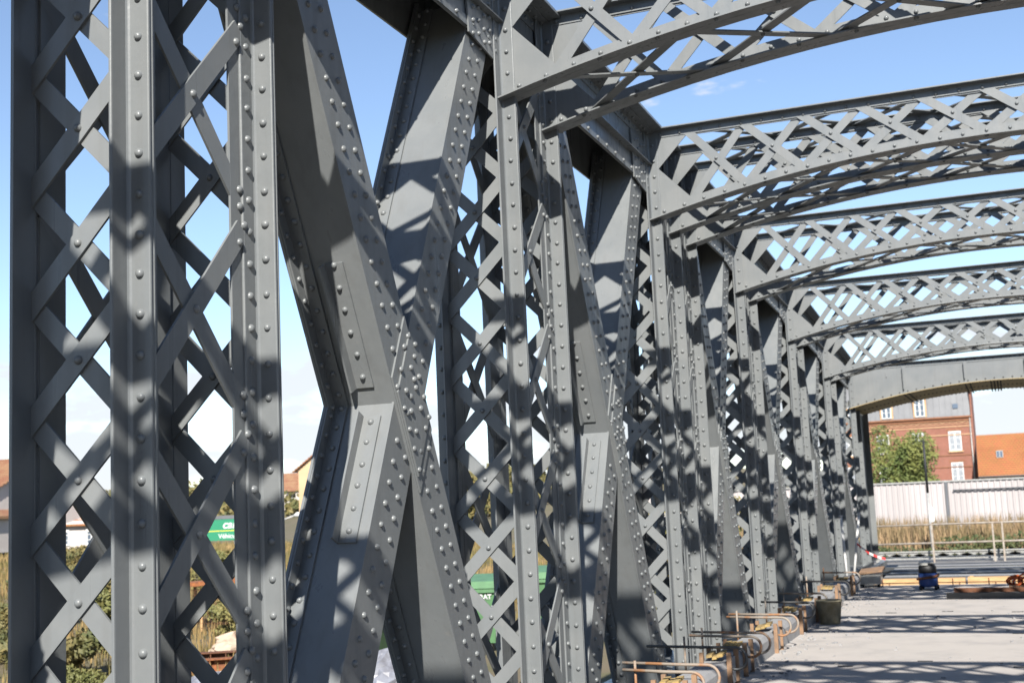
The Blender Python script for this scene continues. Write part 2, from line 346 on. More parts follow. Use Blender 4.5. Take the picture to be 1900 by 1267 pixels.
def diag_pair(k):
    ya, yb = frames(k)[-1]+0.02, frames(k+1)[0]-0.02
    ym = (ya+yb)/2; zc = 2.3-0.03*max(0, k-1); zt = (tip(k)+tip(k+1))/2+0.55
    half = (yb-ya)/2-0.30
    for which in (0, 1):                          # 0: near-top to far-bottom, 1: near-bottom to far-top
        s = -1 if which == 0 else 1
        m = half/(zt-0.1-zc)*s
        d = Vector((0, m, 1)).normalized(); nrm = Vector((0, -d.z, d.y)); 
        z0, z1 = ZB-0.1, zt
        P = lambda t, n, x: Vector((x, ym, zc)) + d*t + nrm*n
        t0, t1 = (z0-zc)/d.z, (z1-zc)/d.z
        mb = MB(); rv = MB(); xo = -0.030 if which else -0.014; ox_ = -0.003*which
        def pq(mbq, n0, n1, x0, x1, a, b):
            mbq.quadbox([P(a, n0, x0), P(a, n0, x1), P(a, n1, x1), P(a, n1, x0), P(b, n0, x0), P(b, n0, x1), P(b, n1, x1), P(b, n1, x0)])
        def pl(n0, n1, x0, x1): pq(mb, n0, n1, x0, x1, t0, t1)
        xa = -0.436+ox_
        pl(-0.178, 0.178, xo-0.016, xo)                      # inner flange plate
        pl(-0.262, 0.262, xa-0.018, xa)                      # wider outer flange plate
        for sg in (-1, 1):
            a, b = sorted((sg*0.158, sg*0.171)); pl(a, b, xa+0.0005, xo-0.0165)          # side webs
            a, b = sorted((sg*0.1715, sg*0.258)); pl(a, b, xa+0.0005, xa+0.0125)         # corner angle on the flange
            a, b = sorted((sg*0.1715, sg*0.1835)); pl(a, b, xa+0.013, xa+0.098)          # and on the web
        sw = abs(math.sin(2*math.atan(m)))                   # sine of the angle between the two diagonals
        t = t0+0.12
        while t < t1-0.05:
            z = zc+d.z*t
            for sg in (-1, 1):
                p = P(t+0.02*sg, sg*0.066, xo)
                if which == 0 or abs(t) > 0.30:
                    if k == 1 and 0.4 < z < 4.9 and nriv[0]+len(mk1) < 298: mk1.append((p, which))
                    else: rv.rivet(p+Vector((0.0235 if (which == 0 and abs(t) < 0.22/sw) else (0.012 if (which == 0 and abs(t) < 0.30/sw) else 0), 0, 0)), (1, 0, 0), seg=8 if k < 4 else 6)
            if k < 5:
                rv.rivet(P(t, 0.218, xa+0.0125), (1, 0, 0), seg=6); rv.rivet(P(t+0.065, 0.1835, xa+0.06), nrm, seg=6)
            t += 0.135
        o = mb.obj('diagonal', PAINT, bridge)
        q = MB(); ta, tb = (-0.98, -0.17) if which else (0.20, 0.98)
        xs_ = -0.225 if which else -0.26
        pq(q, 0.1715, 0.185, xs_, xs_+0.125, ta, tb); pq(q, 0.185, 0.255, xs_, xs_+0.013, ta, tb)
        q.obj('connection_angle', PAINT, o)
        tt = ta+0.07
        while tt < tb:
            rv.rivet(P(tt, 0.185, xs_+0.07), nrm, seg=8); tt += 0.14
        if which == 0:                                       # two layered splice plates over the crossing, ends cut along the other diagonal
            d2 = Vector((0, -m, 1)).normalized(); n2 = Vector((0, -d2.z, d2.y))
            for layer, (hw, off) in enumerate(((0.172, 0.30), (0.166, 0.22))):
                pts = []
                for n_, o2 in ((-hw, -off), (hw, -off), (hw, off), (-hw, off)):
                    # point with nrm-coordinate n_ and n2-coordinate o2 about the crossing
                    t_ = (o2-n_*nrm.dot(n2))/d.dot(n2); pts.append(P(t_, n_, xo+layer*0.0118))
                g = MB(); g.poly(pts, (1, 0, 0), 0.0115); g.obj('splice_plate', PAINT, o)
            for n_ in (-0.142, 0.142):
                tt = -0.42 + (0.05 if n_ > 0 else 0)
                while tt < 0.43:
                    o2 = abs((d*tt+nrm*n_).dot(n2))
                    if o2 < 0.27: rv.rivet(P(tt, n_, xo+(0.0235 if o2 < 0.22 else 0.0118)), (1, 0, 0), seg=8 if k < 4 else 6)
                    tt += 0.135
        if which == 0:
            have = [P(t0+0.12+0.135*i+0.02*sg, sg*0.066, 0) for i in range(60) for sg in (-1, 1)] + [P(-0.42+(0.05 if n_ > 0 else 0)+0.135*i, n_, 0) for i in range(7) for n_ in (-0.142, 0.142)]
            for sg in (-1, 1):
                for i in range(-4, 5):
                    w_ = d2*(i*0.118+0.02*sg)+n2*(sg*0.066); c_ = Vector((0, ym, zc))+w_
                    if abs(w_.dot(nrm)) > 0.160 or min((c_-h_).length for h_ in have) < 0.047: continue
                    rv.rivet(Vector((xo+0.0235, c_.y, c_.z)), (1, 0, 0), seg=8 if k < 4 else 6)
        if k == 1:
            for p, w in mk1:
                if w == which:
                    tc_ = abs((p-Vector((0, ym, zc))).dot(d)); p = Vector(p)
                    if which == 0: p.x += 0.0235 if tc_ < 0.22/sw else (0.012 if tc_ < 0.30/sw else 0)
                    one_rivet(p, 'x', o)
            mk1.clear()
        rv.obj('rivets', PAINT, o, 'stuff')
mk1 = []

def top_chord(k):
    y0, y1 = frames(k)[0]-0.0, frames(k+1)[0]; za, zb_ = tip(k), tip(k+1)
    if k == 6: y1 += 0.9
    mb = MB(); rv = MB()
    def seg(x0, x1, h0, h1):
        mb.quadbox([(x0,y0,za+h0),(x1,y0,za+h0),(x1,y1,zb_+h0),(x0,y1,zb_+h0),(x0,y0,za+h1),(x1,y0,za+h1),(x1,y1,zb_+h1),(x0,y1,zb_+h1)])
    seg(-0.034, -0.018, 0.40, 0.985); seg(-0.50, -0.484, 0.40, 0.985)
    seg(-0.70, 0.20, 0.985, 1.01); seg(-0.66, 0.16, 1.01, 1.03)
    for x0, x1 in ((-0.018, 0.085), (-0.585, -0.50)): seg(x0, x1, 0.972, 0.985)
    seg(-0.018, -0.006, 0.875, 0.972); seg(-0.512, -0.50, 0.875, 0.972)
    seg(-0.018, -0.007, 0.405, 0.475); seg(-0.018, 0.055, 0.62, 0.632)
    seg(-0.484, -0.034, 0.90, 0.91)
    n = int((y1-y0)/0.14)
    for i in range(n):
        f = (i+0.5)/n; y = y0+(y1-y0)*f; z = za+(zb_-za)*f
        rv.rivet((-0.006, y, z+0.92), (1, 0, 0), seg=6); rv.rivet((0.035, y, z+0.972), (0, 0, -1), seg=6)
        if i % 2: rv.rivet((-0.007, y, z+0.44), (1, 0, 0), seg=6)
    o = mb.obj('top_chord', PAINT, bridge)
    # node plates beside each column
    for yy, s, z in ((frames(k)[-1]+0.03, 1, za), (frames(k+1)[0]-0.03, -1, zb_)):
        if k == 6 and s < 0: continue
        sl = (zb_-za)/(y1-y0)
        g = MB(); pts = [(yy, 0.86), (yy, 0.30), (yy+s*0.10, 0.30), (yy+s*0.55, 0.36), (yy+s*0.60, 0.86)]
        g.poly([(-0.010, y, z+h+sl*(y-yy)) for y, h in pts], (1, 0, 0), 0.014)
        g.obj('gusset_plate', PAINT, o)
        for a in range(5):
            for b in range(6):
                y = yy+s*(0.06+a*0.105); h = 0.27+b*0.10+(0.03 if a % 2 else 0)
                if h < 0.36 or h > 0.83: continue
                rv.rivet((0.004, y, z+h+sl*(y-yy)), (1, 0, 0), seg=8 if k < 4 else 6)
    rv.obj('rivets', PAINT, o, 'stuff')

def arch_z(k, x):
    c = W0/2
    return tip(k) + 0.44*(1-((x-c)/c)**2)
def portal(k, single):
    ys = frames(k); body = MB(); rv = MB(); lace = MB(); ztp = tip(k)+1.0; NX = 22
    bars = []
    for fi, y in enumerate(ys):
        # bottom arch: two angles either side of the frame plane
        for sg, oy in ((-1, y), (1, y+0.012)):
            prof = [(0, 0), (0.10, 0), (0.10, 0.012), (0.02, 0.012), (0.014, 0.018), (0.012, 0.026), (0.012, 0.09), (0, 0.09)]
            pr = [(sg*u, v) for u, v in prof]
            body.extr(pr, lambda u, v, t: (t, oy+u, arch_z(k, t)+v), -0.01, W0+0.01, NX)
            pr2 = [(sg*u, -v) for u, v in prof]
            body.extr(pr2, lambda u, v, t: (t, oy+u, ztp+v), 0.0, W0, 1)
        body.extr([(0, 0), (0.012, 0), (0.012, 0.115), (0, 0.115)], lambda u, v, t: (t, y+u, arch_z(k, t)+v-0.001), 0.11, W0-0.11, NX)
        body.box(0.11, W0-0.11, y, y+0.012, ztp-0.105, ztp-0.002)
        n = 31
        for i in range(n):
            x = 0.16+(W0-0.32)*i/(n-1); sgm = 6 if k > 3 else 8
            rv.rivet((x, y-0.012, arch_z(k, x)+0.06), (0, -1, 0), seg=sgm); rv.rivet((x, y-0.012, ztp-0.06), (0, -1, 0), seg=sgm)
            if i % 2: rv.rivet((x, y-0.06, arch_z(k, x)), (0, 0, -1), seg=6)
        # corner gussets
        for mir in (0, 1):
            fx = (lambda x: x) if not mir else (lambda x: W0-x)
            for pts in ([(0.02, 0.04), (0.46, 0.14), (0.46, 0.215), (0.12, 0.57), (0.02, 0.57)], [(0.118, 0.572), (0.118, 0.955), (0.44, 0.955), (0.44, 0.90)]):
                g = MB(); q = [(fx(x), y-0.004, tip(k)+h) for x, h in pts]
                g.poly(q, (0, 1, 0), 0.012); 
                GUS.append((g, k))
        # lattice
        xc = W0/2-0.2975-4*0.595
        for i in range(10):
            x = xc+i*0.595; zl0, zl1 = arch_z(k, x-0.29), arch_z(k, x+0.29)
            bars.append(((x-0.31, y-0.006, ztp-0.05), (x+0.31, y-0.006, zl1+0.05), 0.086, 0.011, (0, 1, 0)))
            bars.append(((x-0.31, y+0.018, zl0+0.05), (x+0.31, y+0.018, ztp-0.05), 0.086, 0.011, (0, 1, 0)))
            rv.rivet((x+0.0, y-0.012, (ztp-0.05+(zl0+zl1)/2+0.08)/2), (0, -1, 0), seg=8)
    for fi in range(len(ys)-1):                      # soffit and top bracing between the ribs
        ya, yb = ys[fi]+0.02, ys[fi+1]; step = 0.98 if k != 3 else 0.83
        x = 0.45
        while x+step < W0-0.3:
            z0, z1 = arch_z(k, x)+0.02, arch_z(k, x+step)+0.02
            bars.append(((x, ya, z0), (x+step, yb, z1), 0.085, 0.011, (0, 0, 1)))
            bars.append(((x, yb, z0+0.013), (x+step, ya, z1+0.013), 0.085, 0.011, (0, 0, 1)))
            rv.rivet((x+step/2, (ya+yb)/2, (z0+z1)/2-0.007), (0, 0, -1), seg=6)
            bars.append(((x, ya, ztp-0.018), (x+step, yb, ztp-0.018), 0.085, 0.011, (0, 0, 1)))
            bars.append(((x, yb, ztp-0.032), (x+step, ya, ztp-0.032), 0.085, 0.011, (0, 0, 1)))
            x += step
    o = body.obj('portal_frame', PAINT2, bridge)
    for g, kk in GUS: g.obj('gusset_plate', PAINT2, o)
    GUS.clear()
    for b in bars:
        p0, p1 = Vector(b[0]), Vector(b[1])
        if single and min(p0.x, p1.x) < 4.2 and b[4] == (0, 1, 0):
            q = MB(); c = (p0+p1)/2; q.bar(p0-c, p1-c, b[2], b[3], b[4]); ob = q.obj('lacing_bar', PAINT2, o); ob.location = c
        else: lace.bar(*b)
    lace.obj('lacing', PAINT2, o, 'stuff'); rv.obj('rivets', PAINT, o, 'stuff')
GUS = []

def end_portal():
    k = 7; ys = [frames(k)[0]-0.004, 33.5]; zt = tip(k)+1.0; b = MB(); rv = MB(); s = MB(); NX = 24
    for y in ys:
        b.extr([(0, 0), (0.014, 0), (0.014, 1), (0, 1)], lambda u, v, t: (t, y+u, arch_z(k, t)+(zt-arch_z(k, t))*v), 0.0, W0, NX)
        b.box(0, W0, y-0.10, y, zt-0.012, zt+0.002); b.box(0, W0, y-0.012, y, zt-0.11, zt-0.012)
        b.extr([(-0.012, 0), (0, 0), (0, 0.10), (-0.012, 0.10)], lambda u, v, t: (t, y+u, arch_z(k, t)+v), 0, W0, NX)
    for x in (1.25, 2.6, 3.9, 5.3):
        b.box(x-0.008, x+0.008, ys[0]-0.09, ys[0]-0.012, arch_z(k, x)+0.1, zt-0.11)
        b.box(x-0.008, x+0.07, ys[0]-0.012-0.001, ys[0]-0.001, arch_z(k, x)+0.1, zt-0.11)
    b.box(0.86, 0.89, ys[0]-0.02, ys[0]-0.002, zt-0.32, zt-0.22)
    b.box(-0.03, -0.015, ys[0]+1.05, ys[1], ZB, tip(k)+0.02); b.box(-0.02, 0.12, ys[1]-0.02, ys[1]-0.005, ZB, tip(k)); b.box(W0+0.015, W0+0.03, ys[0]+1.05, ys[1], ZB, tip(k)+0.02)
    o = b.obj('end_portal', PAINT2, bridge); o['label'] = 'solid plated end portal with an arched underside tinted tan for warm bounced light'
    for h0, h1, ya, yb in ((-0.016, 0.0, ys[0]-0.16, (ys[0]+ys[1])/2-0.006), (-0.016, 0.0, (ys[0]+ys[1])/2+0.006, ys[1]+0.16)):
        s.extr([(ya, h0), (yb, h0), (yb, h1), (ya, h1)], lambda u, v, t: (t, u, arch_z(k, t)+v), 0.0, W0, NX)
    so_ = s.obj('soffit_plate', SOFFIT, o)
    s2 = MB()
    for x in (1.25, 1.36, 2.6, 2.7, 3.15, 3.22, 3.29, 3.36, 3.9, 4.0):
        for j in range(24): 
            y = ys[0]-0.1+j*0.16; rv.rivet((x, y, arch_z(k, x)-0.016), (0, 0, -1), seg=6)
    for i in range(70):
        x = 0.1+i*0.095
        for y in (ys[0]-0.12, (ys[0]+ys[1])/2-0.05, (ys[0]+ys[1])/2+0.05, ys[1]+0.1): rv.rivet((x, y, arch_z(k, x)-0.016), (0, 0, -1), seg=6)
        if i % 2:
            rv.rivet((x, ys[0]-0.012, arch_z(k, x)+0.05), (0, -1, 0), seg=6); rv.rivet((x, ys[0]-0.012, zt-0.06), (0, -1, 0), seg=6)
    rv.obj('rivets', DARKST, o, 'stuff')

def bottom_chord():
    b = MB(); rv = MB(); y0, y1 = -9, 33.4
    b.box(-0.62, 0.13, y0, y1, ZB-0.025, ZB-0.002); b.box(-0.03, -0.012, y0, y1, ZB-0.62, ZB-0.025); b.box(-0.49, -0.472, y0, y1, ZB-0.62, ZB-0.025)
    b.box(-0.6, 0.1, y0, y1, ZB-0.64, ZB-0.62); b.box(-0.011, 0.10, y0, y1, ZB-0.038, ZB-0.026)
    y = 4.0
    while y < 31:
        rv.rivet((0.075, y, ZB-0.002), (0, 0, 1), seg=6); y += 0.15
    o = b.obj('bottom_chord', PAINT, bridge); rv.obj('rivets', PAINT, o, 'stuff')
    b = MB(); b.box(0.42, 0.54, y0, 30.9, -0.10, -0.085); b.box(0.42, 0.432, y0, 30.9, -0.20, -0.10); b.box(0.53, 0.54, y0, 30.9, -0.20, -0.10)
    b.obj('edge_channel', PAINT, bridge)
    y = -8
    b = MB()
    while y < 31.5:
        b.box(0.10, W0-0.10, y-0.09, y+0.09, -0.62, -0.23); y += 1.1
    b.obj('cross_girders', DARKST, bridge, 'stuff')

KS = list(range(-1, 8))
for k in KS: column(k, k in (1, 2))
for k in KS[:-1]: diag_pair(k); top_chord(k)
for k in KS[:-1]: portal(k, k in (2, 3, 4))
end_portal(); bottom_chord()
# the far-side girder that carries the other ends of the portals: each member one mesh, sharing the near side's shape
for o in [o for o in bridge.children if o.name.split('.')[0] in ('column', 'diagonal', 'top_chord', 'bottom_chord')]:
    c = o.copy(); COL.objects.link(c); c.parent = bridge; c.location = (W0, 0, 0); c.scale = (-1, 1, 1)
    for ch in o.children:
        if ch.name.split('.')[0] in ('lacing', 'gusset_plate'):
            d = ch.copy(); COL.objects.link(d); d.parent = c
    

# ------------------------------------------------------------------ deck
deck = MB(); deck.box(0.75, W0-0.75, -9, 21.45, -0.23, -0.035)
deck_o = deck.obj('bridge_deck', ASPH, None, 'structure')
sl = MB(); sl.box(0.93, W0-0.93, 0, 2.375, -0.034, 0.0); slm = sl.mesh('deck_slab', CONC)
y = -9.0
slots = MB()
while y < 21.3:
    o = link('deck_slab', slm, deck_o); o.location = (0, y, random.uniform(-0.002, 0.002))
    y += 2.4
for i in range(13):
    for x in (1.75, 2.45, 3.3, 4.2):
        yy = -9+2.4*i+random.choice((-0.12, 0.12, 0.25)); slots.box(x-0.07, x+0.07, yy-0.016, yy+0.016, -0.03, 0.0045)
slots.obj('lifting_slots', BLACK, deck_o, 'stuff')
# lower steel platform past the finished slabs
pf = MB(); pf.box(0.75, W0-0.75, 21.47, 31.4, -0.40, -0.25); pf.obj('unfinished_deck_plate', CONC2, None, 'structure')

# kerb blocks
kerb_y = [5.2, 7.4, 9.6, 11.6, 13.5, 15.2, 16.9, 18.6, 20.3]
for i, y in enumerate(kerb_y):
    L = (kerb_y[i+1] if i+1 < len(kerb_y) else 21.6)-y-0.10
    b = MB(); prof = [(0.70, -0.03), (0.93, -0.03), (0.93, 0.17), (0.905, 0.215), (0.70, 0.215)]
    b.extr(prof, lambda u, v, t: (u, t, v), y+0.05, y+0.05+L)
    o = b.obj('kerb_block', CONC2)
    lbl = ['concrete kerb block nearest the camera along the deck edge', 'second nearest concrete kerb block along the deck edge', 'third concrete kerb block along the deck edge, beside the nearest hooked bars',
           'fourth concrete kerb block along the deck edge', 'fifth concrete kerb block along the deck edge', 'sixth concrete kerb block along the deck edge, before the bucket', 'seventh concrete kerb block, beside the mortar bucket',
           'second last concrete kerb block along the deck edge', 'farthest concrete kerb block at the end of the deck'][i]
    tag(o, lbl, 'kerb', 'kerb blocks along the deck edge')

def hook(x0, y, z, mat_, xl, rad=0.092, zoff=0.0):
    z -= 0.07; xl -= 0.06; b = MB(); path = [(x0, y+0.10, z), (xl-0.2, y+0.01, z), (xl, y, z)]
    for i in range(1, 13):
        a = math.pi/2-math.pi*1.15*i/12
        path.append((xl+math.cos(a)*rad, y-0.008*i*0.3, z-rad+math.sin(a)*rad))
    b.tube(path, 0.0125, 8)
    return b.obj('hooked_bar', mat_)
def clamp(y, n):
    root = empty('formwork_clamp', (0.82, y, 0)); 
    b = MB()
    for dy in (-0.17, 0.13):
        q = MB(); q.box(0.1105, 0.150, dy-0.016, dy+0.016, -0.0, 0.30); q.obj('front_board', WOOD2, root)
        q = MB(); q.box(-0.13, -0.095, dy-0.016, dy+0.016, 0.2155, 0.30); q.obj('rear_board', WOOD2, root)
    q = MB(); q.box(0.1105, 0.125, -0.149, 0.109, 0.02, 0.24); q.obj('form_panel', CONC2, root)
    q = MB()
    random.seed(n); o0 = [(-0.10+0.20*i/4, -0.14, 0.30+random.uniform(-0.02, 0.03)) for i in range(5)]
    for i in range(3):
        x = -0.06+0.05*i; q.obox((x, random.uniform(-0.04, 0.0), 0.25+random.uniform(0, 0.03)), (0.026, 0, 0.004), (0, 0.09, 0.008), (0, 0, 0.012))
    q.obj('foam_filler', FOAM, root)
    q = MB(); q.tube([(-0.30, 0.0, 0.02), (-0.30, 0.0, 0.42)], 0.011, 6); q.obj('tie_rod', REBAR, root)
    return root
cl_y = [9.65, 11.25, 11.95, 13.6, 15.3, 16.6, 18.6, 20.4]
cl_lab = ['timber formwork clamp with yellow foam nearest the camera', 'shaded timber formwork clamp under the dark hooked bar', 'timber formwork clamp with bright yellow foam on the sunny kerb', 'timber clamp with orange boards midway along the kerb',
          'timber clamp just before the mortar bucket', 'timber clamp hidden behind the mortar bucket', 'timber clamp under the second dark hooked bar', 'farthest timber clamp at the deck end']
for i, y in enumerate(cl_y): tag(clamp(y, i), cl_lab[i], 'formwork clamp', 'formwork clamps on the kerb')
hk = [(0.42, 9.55, 0.42, REBAR, 1.05, 'nearest hooked bar reaching over the kerb, rusty loop'), (0.30, 9.95, 0.42, REBAR, 1.08, 'second hooked bar beside the nearest one, over the first clamp'),
      (0.16, 11.2, 0.40, DARKST, 1.05, 'dark hooked bar with an orange end in the shade'), (0.40, 11.85, 0.42, REBAR, 1.06, 'pale hooked bar above the bright yellow foam'), (0.35, 12.15, 0.42, REBAR, 1.09, 'rust coloured hooked bar just past the yellow foam'),
      (0.40, 13.55, 0.42, REBAR, 1.06, 'long straight hooked bar midway along the kerb'), (0.36, 13.85, 0.42, REBAR, 1.09, 'rusty hooked bar just behind the long one midway along the kerb'), (0.45, 15.3, 0.42, DARKST, 1.06, 'dark looped bar just before the mortar bucket'),
      (0.46, 16.5, 0.42, REBAR, 1.05, 'hooked bar ending above the mortar bucket'), (0.44, 18.5, 0.42, BLACK, 1.10, 'black hooked hose-like bar past the bucket'), (0.5, 20.3, 0.42, REBAR, 1.05, 'farthest hooked bar at the deck end')]
for x0, y, z, m, xl, l in hk: tag(hook(x0, y, z, m, xl), l, 'steel bar', 'hooked bars over the kerb')

random.seed(61); b = MB()
for i in range(420):
    x = 0.95+abs(random.gauss(0, 0.35)) if i % 3 else random.uniform(1.0, 5.5); yy = random.uniform(6, 21); q = random.uniform(0.004, 0.016)
    b.obox((x, yy, q*0.5), (q, random.uniform(-q, q)*.6, 0), (random.uniform(-q, q)*.5, q*random.uniform(.6, 1.3), 0), (0, 0, q*.5))
dg_ = b.obj('concrete_crumbs', CONC2, None, 'stuff'); dg_['label'] = 'loose crumbs of concrete and grit scattered on the deck'; dg_['category'] = 'grit'
for i, (x, m, l) in enumerate(((0.60, BLACK, 'black cable lying in the gap behind the kerb'), (0.33, STEEL, 'pale hose lying in the gap beside the truss'))):
    b = MB(); b.tube([(x+0.06*math.sin(q*0.9+i)+0.03*math.sin(q*2.3), 6+q*0.6, -0.05+0.03*math.sin(q*1.7)) for q in range(26)], 0.014, 6)
    tag(b.obj('cable', m), l, 'cable')
# mortar bucket
b = MB(); n = 20
prof = [(0.0, 0.004), (0.118, 0.0), (0.125, 0.01), (0.155, 0.27), (0.166, 0.275), (0.166, 0.29), (0.150, 0.29), (0.118, 0.03), (0.0, 0.025)]
o0 = len(b.v)
for r_, z in prof:
    for i in range(n): b.v.append((r_*math.cos(2*math.pi*i/n), r_*math.sin(2*math.pi*i/n), z))
for j in range(len(prof)-1):
    for i in range(n): b.f.append((j*n+i, j*n+(i+1) % n, (j+1)*n+(i+1) % n, (j+1)*n+i)); b.sm.append(len(b.f)-1)
bk = empty('bucket', (1.13, 16.25, 0.0)); b.obj('pail', BUCKET, bk)
h = MB(); h.tube([(0.168*math.cos(a), 0.05+0.10*math.sin(a)*0.2, 0.26-0.12*math.sin(a)) for a in [math.pi*i/10 for i in range(11)]], 0.004, 6); h.obj('handle', STEEL, bk)
tag(bk, 'mortar stained bucket standing by the kerb', 'bucket')

# ------------------------------------------------------------------ deck end: planks, machine, beams, props
planks = [(1.05, 0.75), (1.82, 0.72), (2.56, 0.70), (3.30, 0.78), (4.10, 0.70), (4.85, 0.62)]
names = ['leftmost', 'second', 'third', 'fourth', 'fifth', 'sixth']
for r_, (yy, zz) in enumerate(((22.15, -0.03), (22.6, 0.06))):
    for i, (x, L) in enumerate(planks):
        b = MB(); b.box(x, x+L-0.02, yy, yy+0.22, -0.25 if r_ else -0.24, zz+random.uniform(0, 0.015)); b.box(x+0.03, x+0.09, yy+0.02, yy+0.20, -0.249, zz+0.03)
        tag(b.obj('timber_block', WOOD), '%s pale timber block in the %s row past the deck end' % (names[i], 'back' if r_ else 'front'), 'timber', 'timber blocks past the deck end')
for i, (zz, yy) in enumerate(((0.05, 21.95), (-0.02, 22.05))):
    b = MB(); b.tube([(0.95, yy, zz), (5.6, yy+0.02, zz-0.005)], 0.008, 6)
    for x in (1.25, 1.9, 2.35, 2.9, 3.4, 4.2): b.tube([(x+0.1*i, yy, zz-0.2), (x+0.1*i, yy, zz+0.06)], 0.009, 6)
    tag(b.obj('reinforcing_bar', RUST2), ['upper', 'lower'][i]+' thin reinforcing bar along the timber blocks', 'rebar', 'thin bars at the deck end')
mc = empty('site_vacuum', (2.02, 21.2, 0.0))
b = MB(); 
def lathe(b, prof, n=20, c=(0, 0, 0)):
    o0 = len(b.v)
    for r_, z in prof:
        for i in range(n): b.v.append((c[0]+r_*math.cos(2*math.pi*i/n), c[1]+r_*math.sin(2*math.pi*i/n), c[2]+z))
    for j in range(len(prof)-1):
        for i in range(n): b.f.append((o0+j*n+i, o0+j*n+(i+1) % n, o0+(j+1)*n+(i+1) % n, o0+(j+1)*n+i)); b.sm.append(len(b.f)-1)
lathe(b, [(0.0, 0.05), (0.13, 0.05), (0.145, 0.08), (0.15, 0.24), (0.14, 0.26), (0.0, 0.26)]); b.obj('drum', BLUE, mc)
b = MB(); lathe(b, [(0.0, 0.26), (0.135, 0.26), (0.135, 0.36), (0.10, 0.40), (0.0, 0.41)]); b.obj('motor_head', BLACK, mc)
b = MB(); b.box(-0.12, 0.02, -0.15, -0.10, 0.385, 0.42); b.box(-0.12, 0.10, -0.1, 0.1, 0.405, 0.43); b.obj('lid', STEEL, mc)
b = MB(); b.tube([(0.16*math.cos(a), 0.16*math.sin(a), 0.10+0.02*a) for a in [math.pi+i*0.35 for i in range(10)]], 0.02, 8); b.obj('hose', RUST2, mc)
for a in (0.6, 2.2, 3.9, 5.5):
    b = MB(); b.tube([(0.16*math.cos(a)-0.02, 0.16*math.sin(a), 0.035), (0.16*math.cos(a)+0.02, 0.16*math.sin(a), 0.035)], 0.034, 10); b.obj('wheel', BLACK, mc)
tag(mc, 'blue drum vacuum with black head standing at the deck end', 'vacuum')
for i, (x0, y0, z0, m, L) in enumerate(((2.36, 19.45, 0.004, DARKST, 3.4), (2.46, 19.62, 0.055, RUST2, 3.3), (2.52, 19.8, 0.004, RUST, 3.2))):
    b = MB(); a = 0.05
    b.box(x0, x0+L, y0, y0+0.11, z0, z0+0.012); b.box(x0, x0+L, y0, y0+0.012, z0+0.012, z0+a+0.03); b.box(x0, x0+L, y0+0.098, y0+0.11, z0+0.012, z0+a+0.03)
    tag(b.obj('steel_channel', m), ['dark steel channel in front of the stacked steel on deck', 'dark rusty channel lying on top of the stacked steel', 'orange rusty channel at the back of the stacked steel'][i], 'steel channel', 'steel channels on the deck')
b = MB(); random.seed(3)
for i in range(9):
    cx, cz, rr = 3.5+random.uniform(-0.25, 0.25), 0.12+random.uniform(-0.06, 0.05), random.uniform(0.05, 0.09)
    b.tube([(cx+rr*math.cos(t)*1.6, 20.9+random.uniform(-0.02, 0.02)+0.1*math.sin(t*2), cz+rr*math.sin(t)) for t in [j*0.5 for j in range(14)]], 0.014, 6)
tag(b.obj('coiled_cable', ORANGE), 'tangled orange cable heaped on blocks by the steel channels', 'cable')
b = MB(); b.box(3.2, 3.85, 20.8, 21.05, 0.0, 0.07); tag(b.obj('timber_bearer', WOOD2), 'brown timber bearer under the orange cable', 'timber')
for i, (p0, p1) in enumerate((((0.57, 23, 0.0-0.25), (0.53, 23, 1.16)), ((0.62, 23.05, -0.25), (0.84, 23.05, 1.19)))):
    b = MB(); b.tube([p0, p1], 0.022, 8); b.tube([(p1[0], p1[1], p1[2]-0.02), (p1[0], p1[1], p1[2])], 0.035, 8)
    tag(b.obj('steel_prop', WHITE), ['upright white pole leaning on the far end column', 'slanted white pole holding the red and white tape'][i], 'pole', 'white poles by the end column')
tp = empty('barrier_tape', (0.77, 23.0, 0.66))
for i in range(7):
    q0, q1 = i/7, (i+1)/7; f = lambda t: Vector((0.46*t, 0.0, -0.27*t-0.05*math.sin(math.pi*t)))
    b = MB(); p0, p1 = f(q0), f(q1); b.quadbox([p0+Vector((0, -0.002, -0.02)), p1+Vector((0, -0.002, -0.02)), p1+Vector((0, 0.002, -0.02)), p0+Vector((0, 0.002, -0.02)), p0+Vector((0, -0.002, 0.02)), p1+Vector((0, -0.002, 0.02)), p1+Vector((0, 0.002, 0.02)), p0+Vector((0, 0.002, 0.02))])
    b.obj('tape_band', REDW if i % 2 == 0 else WHITE, tp)
tag(tp, 'red and white barrier tape sagging from the slanted pole', 'tape')
cr = empty('tool_chest', (1.0, 22.0, -0.25))
b = MB(); b.box(-0.08, 0.24, -0.25, 0.15, 0.30, 0.46); b.obj('body', STEEL, cr)
b = MB(); b.poly([(-0.10, -0.27, 0.46), (0.28, -0.27, 0.50), (0.28, 0.17, 0.54), (-0.10, 0.17, 0.50)], (0, 0, 1), 0.03); b.obj('lid', WOOD2, cr)
for x in (-0.05, 0.2):
    b = MB(); b.tube([(x, -0.2, 0), (x, -0.18, 0.30)], 0.02, 6); b.obj('leg', BLACK, cr)
tag(cr, 'grey site chest with tilted lid next to the end column', 'chest')

